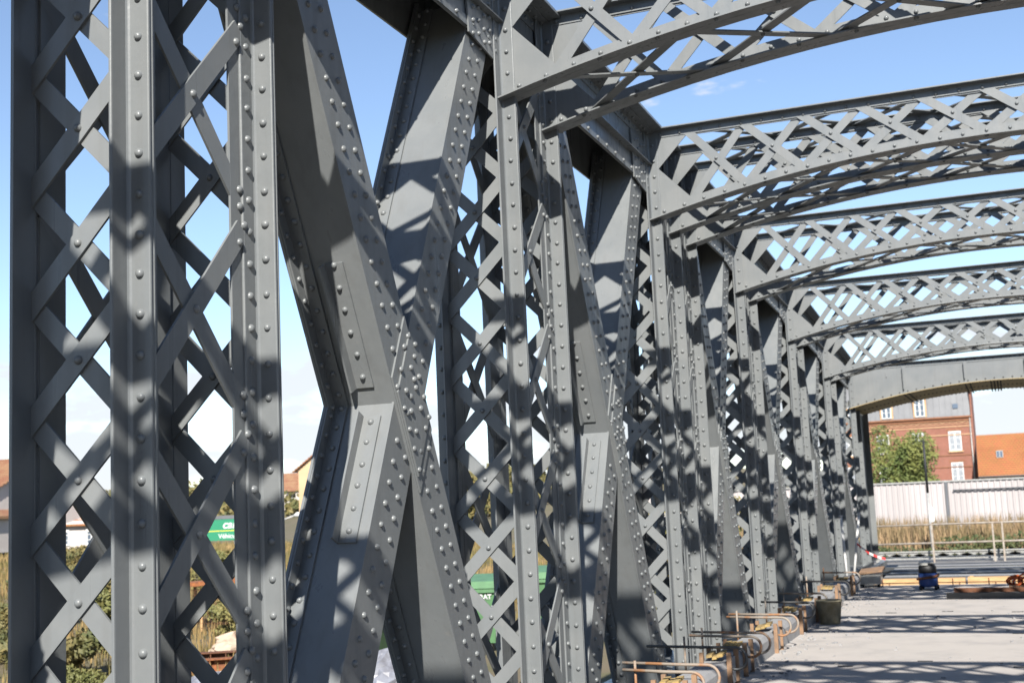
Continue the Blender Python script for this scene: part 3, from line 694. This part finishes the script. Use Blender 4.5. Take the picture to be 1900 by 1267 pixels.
# ------------------------------------------------------------------ ground
def smooth(a, b, x):
    t = max(0, min(1, (x-a)/(b-a))); return t*t*(3-2*t)
def gz(x, y):
    z = -1.35 + 1.2*smooth(-9, -30, x) + 0.10*math.sin(x*0.35)*math.sin(y*0.3)*smooth(-6, -12, x)
    z += 7.0*smooth(95, 260, y)*smooth(-20, -60, x) + 0.0
    return z
g = MB(); xs = sorted(set([-1500, -700, -350, -220, -160]+list(range(-120, 61, 4))+[80, 120, 200, 400, 1500])); ysg = sorted(set([-300, -100, -40]+list(range(-16, 141, 4))+[160, 180, 200, 230, 260, 300, 400, 700, 1500, 2500]))
for yv in ysg:
    for xv in xs: g.v.append((xv, yv, gz(xv, yv)))
nx = len(xs)
for j in range(len(ysg)-1):
    for i in range(nx-1): g.f.append((j*nx+i, j*nx+i+1, (j+1)*nx+i+1, (j+1)*nx+i)); g.sm.append(len(g.f)-1)
go = g.obj('ground', DIRT, None, 'structure')
rd = MB(); rd.box(-3, 12, 37.5, 44, -1.5, -0.78); rd.obj('approach_road', ASPH, None, 'structure')

def blades(name, mat_, n, area, hrange, wid, lab, cat, seed, dens=None, lean=0.35):
    random.seed(seed); b = MB(); c = 0
    while c < n:
        x = random.uniform(area[0], area[1]); y = random.uniform(area[2], area[3])
        if dens and random.random() > dens(x, y): continue
        z = gz(x, y)-0.02; 
        for _ in range(4):
            h = random.uniform(*hrange); a = random.uniform(0, 6.28); l = random.uniform(0, lean)*h; w = wid*random.uniform(0.6, 1.3)
            dx, dy = math.cos(a), math.sin(a); bx, by = x+random.uniform(-.15, .15), y+random.uniform(-.15, .15); o = len(b.v)
            b.v += [(bx-dy*w, by+dx*w, z), (bx+dy*w, by-dx*w, z), (bx+dx*l*0.4+dy*w*0.8, by+dy*l*0.4-dx*w*0.8, z+h*0.6), (bx+dx*l*0.4-dy*w*0.8, by+dy*l*0.4+dx*w*0.8, z+h*0.6), (bx+dx*l, by+dy*l, z+h)]
            b.f += [(o, o+1, o+2, o+3), (o+3, o+2, o+4)]
            c += 1
    me = bpy.data.meshes.new(name); me.from_pydata(b.v, [], b.f); me.materials.append(mat_)
    o = link(name, me, None, 'stuff'); o['label'] = lab; o['category'] = cat; return o
blades('grass', STRAW, 95000, (-46, -6.5, 13, 60), (0.10, 0.40), 0.016, 'dry yellow and green grass covering the bank beyond the bridge', 'grass', 11, lambda x, y: smooth(-7, -11, x)*(1.0 if y > 22 else 0.8))
blades('tall_weeds', STRAW2, 16000, (-9, 13, 50, 61), (0.5, 1.7), 0.03, 'tall straw coloured weeds in front of the white corrugated wall', 'weeds', 12, lambda x, y: 0.3+0.7*(math.sin(x*1.7)*math.sin(y*0.9+x) > -0.2))
blades('verge_grass', LEAFY, 9000, (-5, 12, 44.3, 49), (0.15, 0.45), 0.03, 'low green and yellow verge grass beyond the guard rail', 'grass', 13)

def foliage(c, rad, n, leaf, seed, lumps=9):
    random.seed(seed); b = MB(); c = Vector(c)
    L = [(Vector((random.uniform(-.6, .6)*rad[0], random.uniform(-.6, .6)*rad[1], random.uniform(-.6, .65)*rad[2])), random.uniform(.32, .55)) for _ in range(lumps)]
    for i in range(n):
        lc, lr = random.choice(L)
        d = Vector((random.gauss(0, 1), random.gauss(0, 1), random.gauss(0, 1))).normalized()*(random.random()**0.4)
        p = c+lc+Vector((d.x*rad[0], d.y*rad[1], d.z*rad[2]))*lr
        a = Vector((random.gauss(0, 1), random.gauss(0, 1), random.gauss(0, 1))).normalized(); e = a.orthogonal().normalized()
        s = leaf*random.uniform(.6, 1.4); o = len(b.v)
        b.v += [tuple(p-a*s), tuple(p+e*s*.5), tuple(p+a*s), tuple(p-e*s*.5)]; b.f.append((o, o+1, o+2, o+3))
    return b
def leafobj(b, name, m, parent):
    me = bpy.data.meshes.new(name); me.from_pydata(b.v, [], b.f); me.materials.append(m); return link(name, me, parent)
def shrub(x, y, rad, m, lab, seed, n=2600, leaf=0.06, name='shrub', cat='shrub', group=None):
    z = gz(x, y); root = empty(name, (x, y, z)); 
    leafobj(foliage((0, 0, rad[2]*0.85), rad, n, leaf, seed), 'foliage', m, root)
    t = MB(); random.seed(seed)
    for i in range(5):
        a = random.uniform(0, 6.28); t.tube([(0, 0, -0.1), (math.cos(a)*rad[0]*.2, math.sin(a)*rad[1]*.2, rad[2]*.6), (math.cos(a)*rad[0]*.5, math.sin(a)*rad[1]*.5, rad[2]*1.2)], [0.04, 0.03, 0.01], 6)
    t.obj('stem', BARK, root); tag(root, lab, cat, group)
shrub(-14.6, 22.5, (1.5, 1.3, 0.75), LEAFY, 'pale green bushy shrub seen through the nearest column', 21)
shrub(-17.5, 25.5, (1.9, 1.5, 0.8), LEAF, 'dark green shrub behind the pale one on the bank', 22)
shrub(-13.5, 19.3, (1.0, 0.9, 0.5), LEAF, 'low green shrub near the rusty beam', 23)
shrub(-19.5, 33, (1.6, 1.4, 0.7), LEAFY, 'yellowish shrub high on the dry bank', 24)
shrub(-26.5, 35, (1.8, 1.4, 0.6), LEAF, 'green shrub at the far left of the bank', 25)
shrub(-11.6, 17.2, (0.9, 0.8, 0.42), LEAFY, 'low straggly shrub just behind the nearest rusty beam', 61, 4000, 0.035)
shrub(-15.8, 20.4, (1.2, 1.0, 0.6), LEAF, 'brownish shrub at the far left below the dark green one', 62, 4500, 0.04)
shrub(-12.7, 24.4, (1.2, 0.9, 0.5), LEAFY, 'small bleached shrub left of the cream tarpaulin', 63, 4000, 0.04)
shrub(-22.0, 29.5, (1.7, 1.3, 0.6), LEAF, 'broad olive shrub halfway up the dry bank', 64, 4500, 0.045)
shrub(-18.0, 38.0, (2.2, 1.4, 0.5), LEAFY, 'wide low shrub near the top of the bank', 65, 4500, 0.05)
shrub(-5.5, 36, (2.2, 1.6, 1.6), LEAFY, 'bright green bush seen through the far lattice columns', 26, 3500, 0.08)
for i, (x, y, rx, rz) in enumerate(((-1.0, 48.8, 2.4, 0.55), (3.2, 49.2, 2.4, 0.6), (7.4, 48.8, 2.4, 0.6))):
    shrub(x, y, (rx, 0.9, rz), LEAFD, ['left', 'middle', 'right'][i]+' dark bramble bush below the tall weeds', 31+i, 2600, 0.07, 'bramble_bush', 'bush', 'bramble bushes below the weeds')

# hillside far left, a mass of hedges
random.seed(5); hb = MB()
for i in range(230):
    x, y = random.uniform(-150, -45), random.uniform(95, 230)
    f = foliage((x, y, gz(x, y)+1.0), (random.uniform(2, 4.5), random.uniform(2, 4), random.uniform(1.2, 2.6)), 150, 0.42, 1000+i, 5); o = len(hb.v)
    hb.v += f.v; hb.f += [tuple(o+q for q in fc) for fc in f.f]
me = bpy.data.meshes.new('hillside_hedges'); me.from_pydata(hb.v, [], hb.f); me.materials.append(LEAF)
hh = link('hillside_hedges', me, None, 'stuff'); hh['label'] = 'green and brown hedges covering the distant hillside'; hh['category'] = 'hedges'

# ------------------------------------------------------------------ far end: rail, wall, lamp, tree, houses
gr = empty('guard_rail', (0, 41, 0))
for z, r_ in ((0.36, 0.027), (-0.20, 0.030)):
    b = MB(); b.tube([(-1.1, 0, z), (9, 0, z+0.02)], r_, 8); b.obj('rail', RAILM, gr)
for x in (-0.8, 1.02, 2.76, 3.03, 4.9, 6.7):
    b = MB(); b.box(x-0.025, x+0.025, -0.05, 0.025, -0.80, 0.36); b.obj('post', RAILM, gr)
tag(gr, 'galvanised two-bar guard rail across the far end', 'guard rail')
lb = empty('lattice_girder', (-0.7, 41.6, -0.33)); lb.scale = (1.15, 1, 1)
for z in (-0.15, -0.36):
    b = MB(); b.box(-0.5, 8, -0.05, 0.05, z-0.02, z+0.02); b.obj('flange', STEEL, lb)
for i in range(14):
    x = -0.4+i*0.6
    for s in (0, 1):
        b = MB(); b.bar((x+(0 if s else 0.6), 0, -0.34), (x+(0.6 if s else 0), 0, -0.17), 0.10, 0.02, (0, 1, 0)); b.obj('lacing_bar', STEEL, lb)
for x in (0.0, 3.0, 6.0):
    b = MB(); b.box(x-0.05, x+0.05, -0.04, 0.04, -0.46, -0.38); b.obj('leg', STEEL, lb)
tag(lb, 'low grey lattice girder lying behind the guard rail', 'girder')

wl = empty('corrugated_wall', (0, 62, -1.4))
cm = MB(); pw = 2.0; rib = 0.25; prof = []
for i in range(8):
    x = i*rib; prof += [(x, 0.0), (x+0.13, 0.0), (x+0.155, -0.045), (x+0.225, -0.045)]
prof.append((pw, 0.0))
o0 = len(cm.v)
for x, y in prof: cm.v += [(x, y, 0), (x, y, 3.02)]
for i in range(len(prof)-1): cm.f.append((2*i, 2*i+2, 2*i+3, 2*i+1))
cme = cm.mesh('wall_panel', CORR)
for i in range(-9, 12):
    o = link('wall_panel', cme, wl); o.location = (i*pw+0.3, 0, 0)
b = MB(); b.box(-17.7, 24.3, -0.09, 0.09, 3.0, 3.07); b.obj('coping', STEEL, wl)
b = MB(); b.tube([(0.9, -0.12, 2.60), (24, -0.12, 2.62)], 0.035, 6); b.obj('pipe', ZINC, wl)
b = MB(); b.box(0.55, 0.68, -0.11, -0.06, 0, 3.0); b.obj('downpipe', ZINC, wl)
tag(wl, 'white corrugated metal wall closing the far side', 'wall')

lp = empty('lamp_post', (0.47, 50, -1.35))
b = MB(); b.tube([(0, 0, 0), (0, 0, 2.6)], [0.05, 0.045], 8); b.obj('lower_pole', STEEL, lp)
b = MB(); b.tube([(0, 0, 2.6), (0, 0, 4.55)], [0.05, 0.04], 8); b.obj('upper_pole', BLACK, lp)
b = MB(); b.poly([(0.05, -0.06, 1.5), (0.17, -0.06, 1.55), (0.18, -0.06, 1.95), (0.10, -0.06, 2.1), (0.04, -0.06, 1.8)], (0, 1, 0), 0.02); b.obj('notice', WHITE, lp)
tag(lp, 'slim post, pale below and black above, in front of the white wall', 'post')

def tree(x, y, zb, h, rad, m, lab, seed, n, leaf):
    root = empty('tree', (x, y, zb)); t = MB(); random.seed(seed)
    t.tube([(0, 0, 0), (0.1, 0, h*0.3), (0, 0.1, h*0.6), (0.1, 0, h*0.85)], [0.22, 0.17, 0.11, 0.04], 8)
    for i in range(9):
        a = random.uniform(0, 6.28); z = h*random.uniform(0.25, 0.65)
        t.tube([(0.05, 0, z), (math.cos(a)*rad[0]*.4, math.sin(a)*rad[1]*.4, z+h*.12), (math.cos(a)*rad[0]*.75, math.sin(a)*rad[1]*.75, z+h*.2)], [0.08, 0.05, 0.02], 6)
    t.obj('trunk', BARK, root)
    leafobj(foliage((0, 0, h*0.58), rad, n, leaf, seed, 16), 'crown', m, root)
    tag(root, lab, 'tree')
tree(-4.2, 105, -1.4, 7.2, (3.0, 2.6, 3.6), LEAFT, 'yellow-green tree in front of the red brick building', 41, 15000, 0.13)

def S(x90, z90, Y=130.0):    # helper: scale a measured point at 90 m to the building's distance
    k = Y/90.0; return 3.337+(x90-3.337)*k, 1.7+(z90-1.7)*k
bb = empty('brick_building', (0, 130, -1.4))
xl, xr = -13.0, 0.45; ze = 7.64+1.4; D = 9.0
def lz(z): return z+1.4
b = MB(); b.box(xl, xr, 0.02, D, 0, ze-0.01); b.obj('wall', BRICK, bb)
b = MB()
b.box(xl-0.05, xr+0.05, -0.25, 0.02, ze-0.02, ze+0.14); b.box(xl, xr, -0.10, 0.02, ze-0.30, ze-0.16); b.obj('cornice', BRICKD, bb)
for z in (lz(5.95), lz(3.98), lz(2.85), lz(6.75)):
    b = MB(); b.box(xl, xr+0.01, -0.05, 0.02, z, z+0.09); b.obj('string_course', CREAMB if z > lz(5) else BRICKD, bb)
i = 0; x = xr-0.55
while x > xl+0.3:
    b = MB()
    zf = lz(7.0)
    b.box(x-0.22, x+0.22, -0.06, 0.02, zf+0.22, zf+0.27); b.box(x-0.22, x+0.22, -0.06, 0.02, zf, zf+0.05); b.box(x-0.26, x-0.21, -0.06, 0.02, zf+0.04, zf+0.23); b.box(x+0.21, x+0.26, -0.06, 0.02, zf+0.04, zf+0.23)
    b.obj('frieze_panel', CREAMB, bb); x -= 0.60
def window(x0, x1, z0, z1, parent, yf=0.02, shut=True):
    w = MB(); t = 0.09
    w.box(x0, x1, yf-0.07, yf-0.002, z1-t*1.6, z1); w.box(x0, x1, yf-0.07, yf-0.002, z0, z0+t); w.box(x0, x0+t, yf-0.07, yf-0.002, z0+t, z1-t*1.6); w.box(x1-t, x1, yf-0.07, yf-0.002, z0+t, z1-t*1.6)
    xm = (x0+x1)/2; w.box(xm-0.07, xm+0.07, yf-0.065, yf-0.002, z0+t, z1-t*1.6)
    for q in (0.33, 0.66):
        z = z0+(z1-z0)*q; w.box(x0+t, xm-0.07, yf-0.05, yf-0.002, z-0.02, z+0.02); w.box(xm+0.07, x1-t, yf-0.05, yf-0.002, z-0.02, z+0.02)
    o = w.obj('window', WHITE, parent)
    for a, c in ((x0+t, xm-0.07), (xm+0.07, x1-t)):
        p = MB(); p.box(a, c, yf-0.03, yf-0.004, z0+t, z1-t*1.6); p.obj('pane', CURTAIN if shut else GLASS, o)
    if shut:
        s = MB(); s.box(x0-0.12, x1+0.12, yf-0.14, yf-0.003, z0-0.16, z0-0.005); s.obj('sill', CREAMB, o)
        s = MB(); s.box(x0-0.15, x1+0.15, yf-0.05, yf-0.003, z1+0.01, z1+0.22); s.obj('lintel', BRICKD, o)
    return o
for xc in (-1.17, -4.55, -7.9, -11.2):
    window(xc-0.58, xc+0.58, lz(4.46), lz(6.35), bb); window(xc-0.55, xc+0.55, lz(1.35), lz(3.33), bb)
# mansard roof with standing seams
rz = 5.4; b = MB(); slope = 1.25
b.quadbox([(xl, -0.12, ze+0.14), (xr-0.05, -0.12, ze+0.14), (xr-0.05, D, ze+0.14), (xl, D, ze+0.14), (xl, slope, ze+rz), (xr-0.05, slope, ze+rz), (xr-0.05, D-1, ze+rz), (xl, D-1, ze+rz)])
rf = b.obj('roof', ZINC, bb)
b = MB(); x = xl+0.2
while x < xr-0.1:
    b.quadbox([(x-0.025, -0.17, ze+0.15), (x+0.025, -0.17, ze+0.15), (x+0.025, -0.10, ze+0.15), (x-0.025, -0.10, ze+0.15), (x-0.025, slope-0.05, ze+rz), (x+0.025, slope-0.05, ze+rz), (x+0.025, slope+0.02, ze+rz), (x-0.025, slope+0.02, ze+rz)]); x += 0.55
b.obj('standing_seams', ZINC, rf, 'stuff')
for xc in (-7.36, -4.2, -10.6):
    d = MB(); z0 = ze+0.22; h = 1.95; w = 0.62
    d.box(xc-w, xc+w, -0.15, 1.0, z0, z0+h); dm = d.obj('dormer', CREAMB, rf)
    window(xc-0.46, xc+0.46, z0+0.06, z0+h-0.12, rf, -0.152, False)
    d = MB(); d.quadbox([(xc-w-0.12, -0.3, z0+h), (xc+w+0.12, -0.3, z0+h), (xc+w+0.12, 1.2, z0+h+0.1), (xc-w-0.12, 1.2, z0+h+0.1), (xc-w-0.12, -0.3, z0+h+0.12), (xc+w+0.12, -0.3, z0+h+0.12), (xc+w+0.12, 1.2, z0+h+0.22), (xc-w-0.12, 1.2, z0+h+0.22)]); d.obj('dormer_roof', ZINC, rf)
d = MB(); d.box(-2.6, -1.75, 0.45, 1.6, ze+1.75, ze+4.8); d.box(-2.68, -1.67, 0.37, 1.68, ze+1.65, ze+1.85); d.obj('chimney', BRICK, rf)
d = MB(); d.quadbox([(-1.15, -0.02, ze+0.9), (-0.65, -0.02, ze+0.9), (-0.65, 0.1, ze+0.9), (-1.15, 0.1, ze+0.9), (-1.15, 0.08, ze+1.35), (-0.65, 0.08, ze+1.35), (-0.65, 0.25, ze+1.35), (-1.15, 0.25, ze+1.35)]); d.obj('skylight', GLASS, rf)
b = MB(); b.box(xr, xr+0.14, -0.04, D, 0, ze+rz+0.1); b.obj('gable_wall', BRICK, bb)
b = MB(); b.tube([(xr-0.12, -0.12, 0), (xr-0.12, -0.12, ze)], 0.06, 8); b.obj('downpipe', STEEL, bb)
tag(bb, 'red brick building with grey mansard roof and white windows', 'building')

def course_roof(mb, x0, x1, y0, z0, y1, z1, n):
    for i in range(n):
        a, c = i/n, (i+1)/n; ya, yb = y0+(y1-y0)*a, y0+(y1-y0)*c; za, zb_ = z0+(z1-z0)*a, z0+(z1-z0)*c
        mb.quadbox([(x0, ya-0.03, za), (x1, ya-0.03, za), (x1, yb, zb_-0.05), (x0, yb, zb_-0.05), (x0, ya-0.03, za+0.06), (x1, ya-0.03, za+0.06), (x1, yb, zb_), (x0, yb, zb_)])
oh = empty('tiled_house', (0, 126, -1.4))
b = MB(); b.box(0.9, 16, 0, 7, 0, lz(1.95)); b.obj('wall', PEACH, oh)
b = MB(); course_roof(b, 0.75, 16.2, -0.4, lz(1.85), 4.2, lz(5.82), 22); course_roof(b, 0.75, 16.2, 8.6, lz(1.85), 4.25, lz(5.82), 12); rf2 = b.obj('roof', TILE, oh)
b = MB(); b.tube([(0.75, -0.5, lz(1.80)), (16.2, -0.5, lz(1.80))], 0.07, 6); b.obj('gutter', ZINC, oh)
for xq in (2.75, 6.05):
    z = lz(3.55); y = -0.4+4.6*(3.55-1.85)/3.97
    b = MB(); b.quadbox([(xq-0.3, y-0.16, z), (xq+0.3, y-0.16, z), (xq+0.3, y+0.1, z-0.1), (xq-0.3, y+0.1, z-0.1), (xq-0.3, y+0.45, z+0.66), (xq+0.3, y+0.45, z+0.66), (xq+0.3, y+0.7, z+0.55), (xq-0.3, y+0.7, z+0.55)]); sk = b.obj('skylight', STEEL, rf2)
    for s in (-1, 1):
        b = MB(); b.quadbox([(xq+s*0.14-0.1, y-0.13, z+0.06), (xq+s*0.14+0.1, y-0.13, z+0.06), (xq+s*0.14+0.1, y-0.10, z+0.06), (xq+s*0.14-0.1, y-0.10, z+0.06), (xq+s*0.14-0.1, y+0.38, z+0.60), (xq+s*0.14+0.1, y+0.38, z+0.60), (xq+s*0.14+0.1, y+0.42, z+0.60), (xq+s*0.14-0.1, y+0.42, z+0.60)]); b.obj('pane', GLASS, sk)
tag(oh, 'house with orange tiled roof right of the brick building', 'house')

# ------------------------------------------------------------------ left side: houses, sign, bins, scrap
def gable_house(name, x, y, w, d, zb, ze_, zr, wall, roof, lab, rot=0.0, wins=(), cat='house', courses=16):
    root = empty(name, (x, y, zb)); root.rotation_euler = (0, 0, rot)
    h, r_ = ze_-zb, zr-zb
    b = MB(); b.extr([(-d/2, 0), (d/2, 0), (d/2, h), (0, r_-0.05), (-d/2, h)], lambda u, v, t: (t, u, v), -w/2, w/2); wo_ = b.obj('wall', wall, root)
    b = MB(); course_roof(b, -w/2-0.2, w/2+0.2, -d/2-0.3, h-0.15, 0.0, r_, courses); course_roof(b, -w/2-0.2, w/2+0.2, d/2+0.3, h-0.15, 0.02, r_, courses); b.obj('roof', roof, root)
    for (x0, x1, z0, z1) in wins: window(x0, x1, z0, z1, root, -d/2-0.002, False)
    tag(root, lab, cat); return root
gable_house('house', -51.6, 57.5, 8.2, 8, 0.1, 3.45, 5.3, RENDERW, TILE2, 'white house with brown tiled roof at the left edge', 0.0, ((-1.5, -0.3, 0.8, 2.2), (1.6, 2.8, 0.8, 2.2)))
lean = empty('house_annex', (-49.0, 51.5, 0.1))
b = MB(); b.extr([(-2.2, 0), (2.2, 0), (2.2, 1.9), (-2.2, 4.4-0.9)], lambda u, v, t: (u, t, v), 0, 3.2); b.obj('wall', RENDERW, lean)
b = MB(); b.poly([(-2.3, -0.2, 3.5), (2.5, -0.2, 1.78), (2.5, 3.3, 1.78), (-2.3, 3.3, 3.5)], (0, 0, 1), 0.14); b.obj('roof', TILE2, lean)
tag(lean, 'white annex with sloping tiled verge in front of the left house', 'house')
gable_house('cottage', -47.6, 62, 9.5, 6, 0.0, 1.45, 2.1, RENDERW, TILE, 'low cream cottage with red tiled eaves seen through the lattice', 0.0, ((-0.3, 0.5, 0.2, 1.1), (1.7, 2.5, 0.2, 1.1), (-3, -2.2, 0.2, 1.1)), 'cottage', 6)
b_h = gable_house('peach_house', -30.3, 63.4, 7.6, 4.0, -0.3, 3.8, 5.2, PEACH, TILE, 'peach rendered gable house with orange roof edge behind the bridge', math.pi/2, (), 'house', 14)
far = [(-88, 152, 9, 'white gabled house far up the hillside'), (-97, 160, 10, 'red roofed house far up the hillside, left of the white one'), (-80, 158, 8, 'small red roofed house at the right of the hillside row')]
for i, (x, y, w, l) in enumerate(far): gable_house('hill_house', x, y, w, 7, gz(x, y)-0.5, gz(x, y)+2.4, gz(x, y)+4.6, RENDERW, TILE2, l, 0.1*i, ((-1.5, -0.5, 1.0, 2.2), (1, 2, 1.0, 2.2)), 'house', 5)

def text_mesh(body, size, mat_, parent, loc, rot=(math.pi/2, 0, 0), shear=0.0, name='lettering', bold=0.0):
    c = bpy.data.curves.new(name, 'FONT'); c.body = body; c.size = size; c.extrude = 0.004; c.shear = shear; c.offset = bold; c.align_x = 'RIGHT'
    o = bpy.data.objects.new(name, c); COL.objects.link(o)
    dg = bpy.context.evaluated_depsgraph_get(); dg.update(); me = bpy.data.meshes.new_from_object(o.evaluated_get(dg)); bpy.data.objects.remove(o)
    me.materials.clear(); me.materials.append(mat_); q = link(name, me, parent); q.location = loc; q.rotation_euler = rot; return q
sg = empty('roadside_sign', (-37.9, 60, -0.1)); sg.rotation_euler = (0, 0, 0.45)
b = MB(); b.box(-2.2, 1.55, -0.03, 0.03, 0.25, 1.42); b.obj('board', SIGNG, sg)
b = MB(); b.box(-2.25, 1.6, -0.05, 0.05, 1.42, 1.62); b.obj('cap', ZINC, sg)
for x in (-1.6, 1.0):
    b = MB(); b.box(x-0.05, x+0.05, 0.03, 0.12, -0.6, 1.4); b.obj('post', STEEL, sg)
text_mesh('car', 0.62, WHITE, sg, (1.15, -0.036, 0.92), shear=0.25, bold=0.012)
text_mesh('Véhicules', 0.34, WHITE, sg, (1.45, -0.036, 0.38), bold=0.006)
b = MB(); b.box(-1.0, 1.2, -0.036, -0.031, 0.76, 0.80); b.obj('stripe', YELL, sg)
tag(sg, 'green roadside sign with white lettering seen through the nearest column', 'sign')

st = empty('street_lamp', (-33.4, 60, 0.1))
b = MB(); b.tube([(-0.8, 0, -0.4), (-0.8, 0, 0.5), (-0.5, 0, 0.95), (0.55, 0, 1.25)], 0.05, 8); b.obj('arm', STEEL, st)
b = MB(); b.tube([(0.5, 0, 1.24), (0.75, 0, 1.30), (1.05, 0, 1.30), (1.15, 0, 1.28)], [0.05, 0.14, 0.13, 0.03], 10); b.obj('lamp_head', WHITE, st)
tag(st, 'pale street lamp head in front of the hillside', 'street lamp')

def wheelie(x, y, lab, text, rot=0.0):
    z = gz(x, y); root = empty('waste_container', (x, y, z)); root.rotation_euler = (0, 0, rot)
    b = MB(); w0, w1, d0, d1 = 0.55, 0.66, 0.42, 0.55
    b.quadbox([(-w0, -d0, 0.18), (w0, -d0, 0.18), (w0, d0, 0.18), (-w0, d0, 0.18), (-w1, -d1, 1.28), (w1, -d1, 1.28), (w1, d1, 1.28), (-w1, d1, 1.28)]); b.obj('tub', GREEN, root)
    for ry in (-0.60, 0.50):
        b = MB(); b.box(-0.70, 0.70, ry, ry+0.10, 1.20, 1.27); b.obj('rim', GREEN, root)
    b = MB(); b.quadbox([(-0.71, -0.60, 1.285), (0.71, -0.60, 1.285), (0.71, 0.6, 1.285), (-0.71, 0.6, 1.285), (-0.68, -0.5, 1.42), (0.68, -0.5, 1.42), (0.66, 0.5, 1.52), (-0.66, 0.5, 1.52)]); b.obj('lid', GREEN, root)
    for sx in (-0.45, 0.45):
        for sy in (-0.33, 0.33):
            b = MB(); b.tube([(sx-0.03, sy, 0.09), (sx+0.03, sy, 0.09)], 0.09, 10); b.obj('wheel', BLACK, root)
    if text: text_mesh(text, 0.135, WHITE, root, (0.54, -0.545, 1.07), (math.pi/2+0.117, 0, 0), bold=0.004)
    tag(root, lab, 'waste container', 'green waste containers'); return root
wheelie(-7.25, 24.6, 'green waste container with white lettering behind the second column', 'LASSARAT', 0.12)
wheelie(-7.5, 19.8, 'green waste container seen below the first crossed diagonals', None, 0.1)
wheelie(-6.4, 27.2, 'green waste container farthest back, right of the lettered one', None, 0.2)

random.seed(9)
def heap(name, x, y, z, rx, ry, rz, m, lab, cat, seed):
    random.seed(seed); b = MB(); n, mm = 30, 12
    ph = [random.uniform(0, 6) for _ in range(6)]
    for j in range(mm+1):
        e = (math.pi/2)*j/mm
        for i in range(n):
            a = 2*math.pi*i/n; q = 1+0.16*math.sin(3*a+ph[0]+e*2)+0.14*math.sin(7*a+ph[1]-e*5)+0.10*math.sin(11*a+ph[2]+e*9)+random.uniform(-0.07, 0.07)
            b.v.append((math.cos(a)*math.cos(e)*rx*q, math.sin(a)*math.cos(e)*ry*q, math.sin(e)*rz*(1+0.12*math.sin(5*a+ph[3]))))
    for j in range(mm):
        for i in range(n): b.f.append((j*n+i, j*n+(i+1) % n, (j+1)*n+(i+1) % n, (j+1)*n+i))
    o = b.obj(name, m); o.location = (x, y, z); tag(o, lab, cat); return o
heap('plastic_heap', -5.4, 17.3, gz(-5.4, 17.3), 0.75, 0.6, 0.85, PLASTIC, 'crumpled clear plastic sheeting heap under the first diagonals', 'plastic sheet', 51)
heap('tarpaulin', -11.6, 22.4, gz(-11.6, 22.4), 0.6, 0.5, 0.5, TARP, 'cream tarpaulin heaped beside the rusty cage', 'tarpaulin', 52)
heap('plastic_bag', -9.0, 18.0, gz(-9, 18), 0.8, 0.5, 0.42, PLASTIC, 'pale plastic sheet lying in front of the rusty scrap', 'plastic sheet', 53)
heap('rubble_bag', -7.6, 22.0, gz(-7.6, 22), 0.5, 0.45, 0.75, WHITE, 'white rubble bag right of the lettered container', 'bag', 54)

cg = empty('wire_cage', (-14.5, 26.0, gz(-14.5, 26)))
for x in (-1.0, -0.1, 0.8):
    for y in (-0.5, 0.5):
        b = MB(); b.box(x-0.03, x+0.03, y-0.03, y+0.03, 0, 1.0); b.obj('post', WOOD, cg)
b = MB()
for i in range(26): b.tube([(-1.0+i*0.072, -0.53, 0.05), (-1.0+i*0.072, -0.53, 0.98)], 0.006, 4)
for i in range(9): b.tube([(-1.0, -0.53, 0.08+i*0.11), (0.8, -0.53, 0.08+i*0.11)], 0.006, 4)
b.obj('mesh_panel', RUST2, cg, 'stuff')
b = MB(); b.poly([(-1.15, -0.65, 1.0), (1.0, -0.65, 1.12), (1.0, 0.65, 1.12), (-1.15, 0.65, 1.0)], (0, 0, 1), 0.10); b.obj('rusty_lid', RUST, cg)
tag(cg, 'rusty wire mesh cage with a rusty sheet on top', 'cage')
for i, (x0, y0, x1, y1, dz, l) in enumerate(((-11.5, 14.4, -8.1, 15.4, 0.55, 'long rusty beam lying low at the left, nearest'), (-10.9, 15.0, -7.9, 16.2, 0.42, 'second rusty beam behind the nearest one'), (-12.2, 20.0, -9.6, 21.0, 0.25, 'rusty ribbed girder below the wire cage'), (-12.6, 21.2, -10.6, 21.9, 0.2, 'dark rusty plate beside the cage'))):
    a = Vector((x0, y0, gz(x0, y0)+dz)); c = Vector((x1, y1, gz(x1, y1)+dz+0.10)); d = (c-a)/2; s = d.normalized().cross(Vector((0, 0, 1))).normalized()
    b = MB(); m_ = (a+c)/2; b.obox(m_, d, s*0.14, Vector((0, 0, 0.008))); b.obox(m_-Vector((0, 0, 0.24)), d, s*0.14, Vector((0, 0, 0.008))); b.obox(m_-Vector((0, 0, 0.12)), d, s*0.008, Vector((0, 0, 0.11)))
    for q in range(7): b.obox(a+(c-a)*(q+0.5)/7-Vector((0, 0, 0.12)), d.normalized()*0.01, s*0.12, Vector((0, 0, 0.11)))
    if i < 2:
        for q in (0.15, 0.85):
            w_ = a+(c-a)*q; b.obox(w_-Vector((0, 0, 0.5)), (0.1, 0, 0), (0, 0.1, 0), (0, 0, 0.25))
    tag(b.obj('rusty_beam', [RUST, RUST, RUST, RUST2][i]), l, 'steel beam', 'rusty beams on the ground')
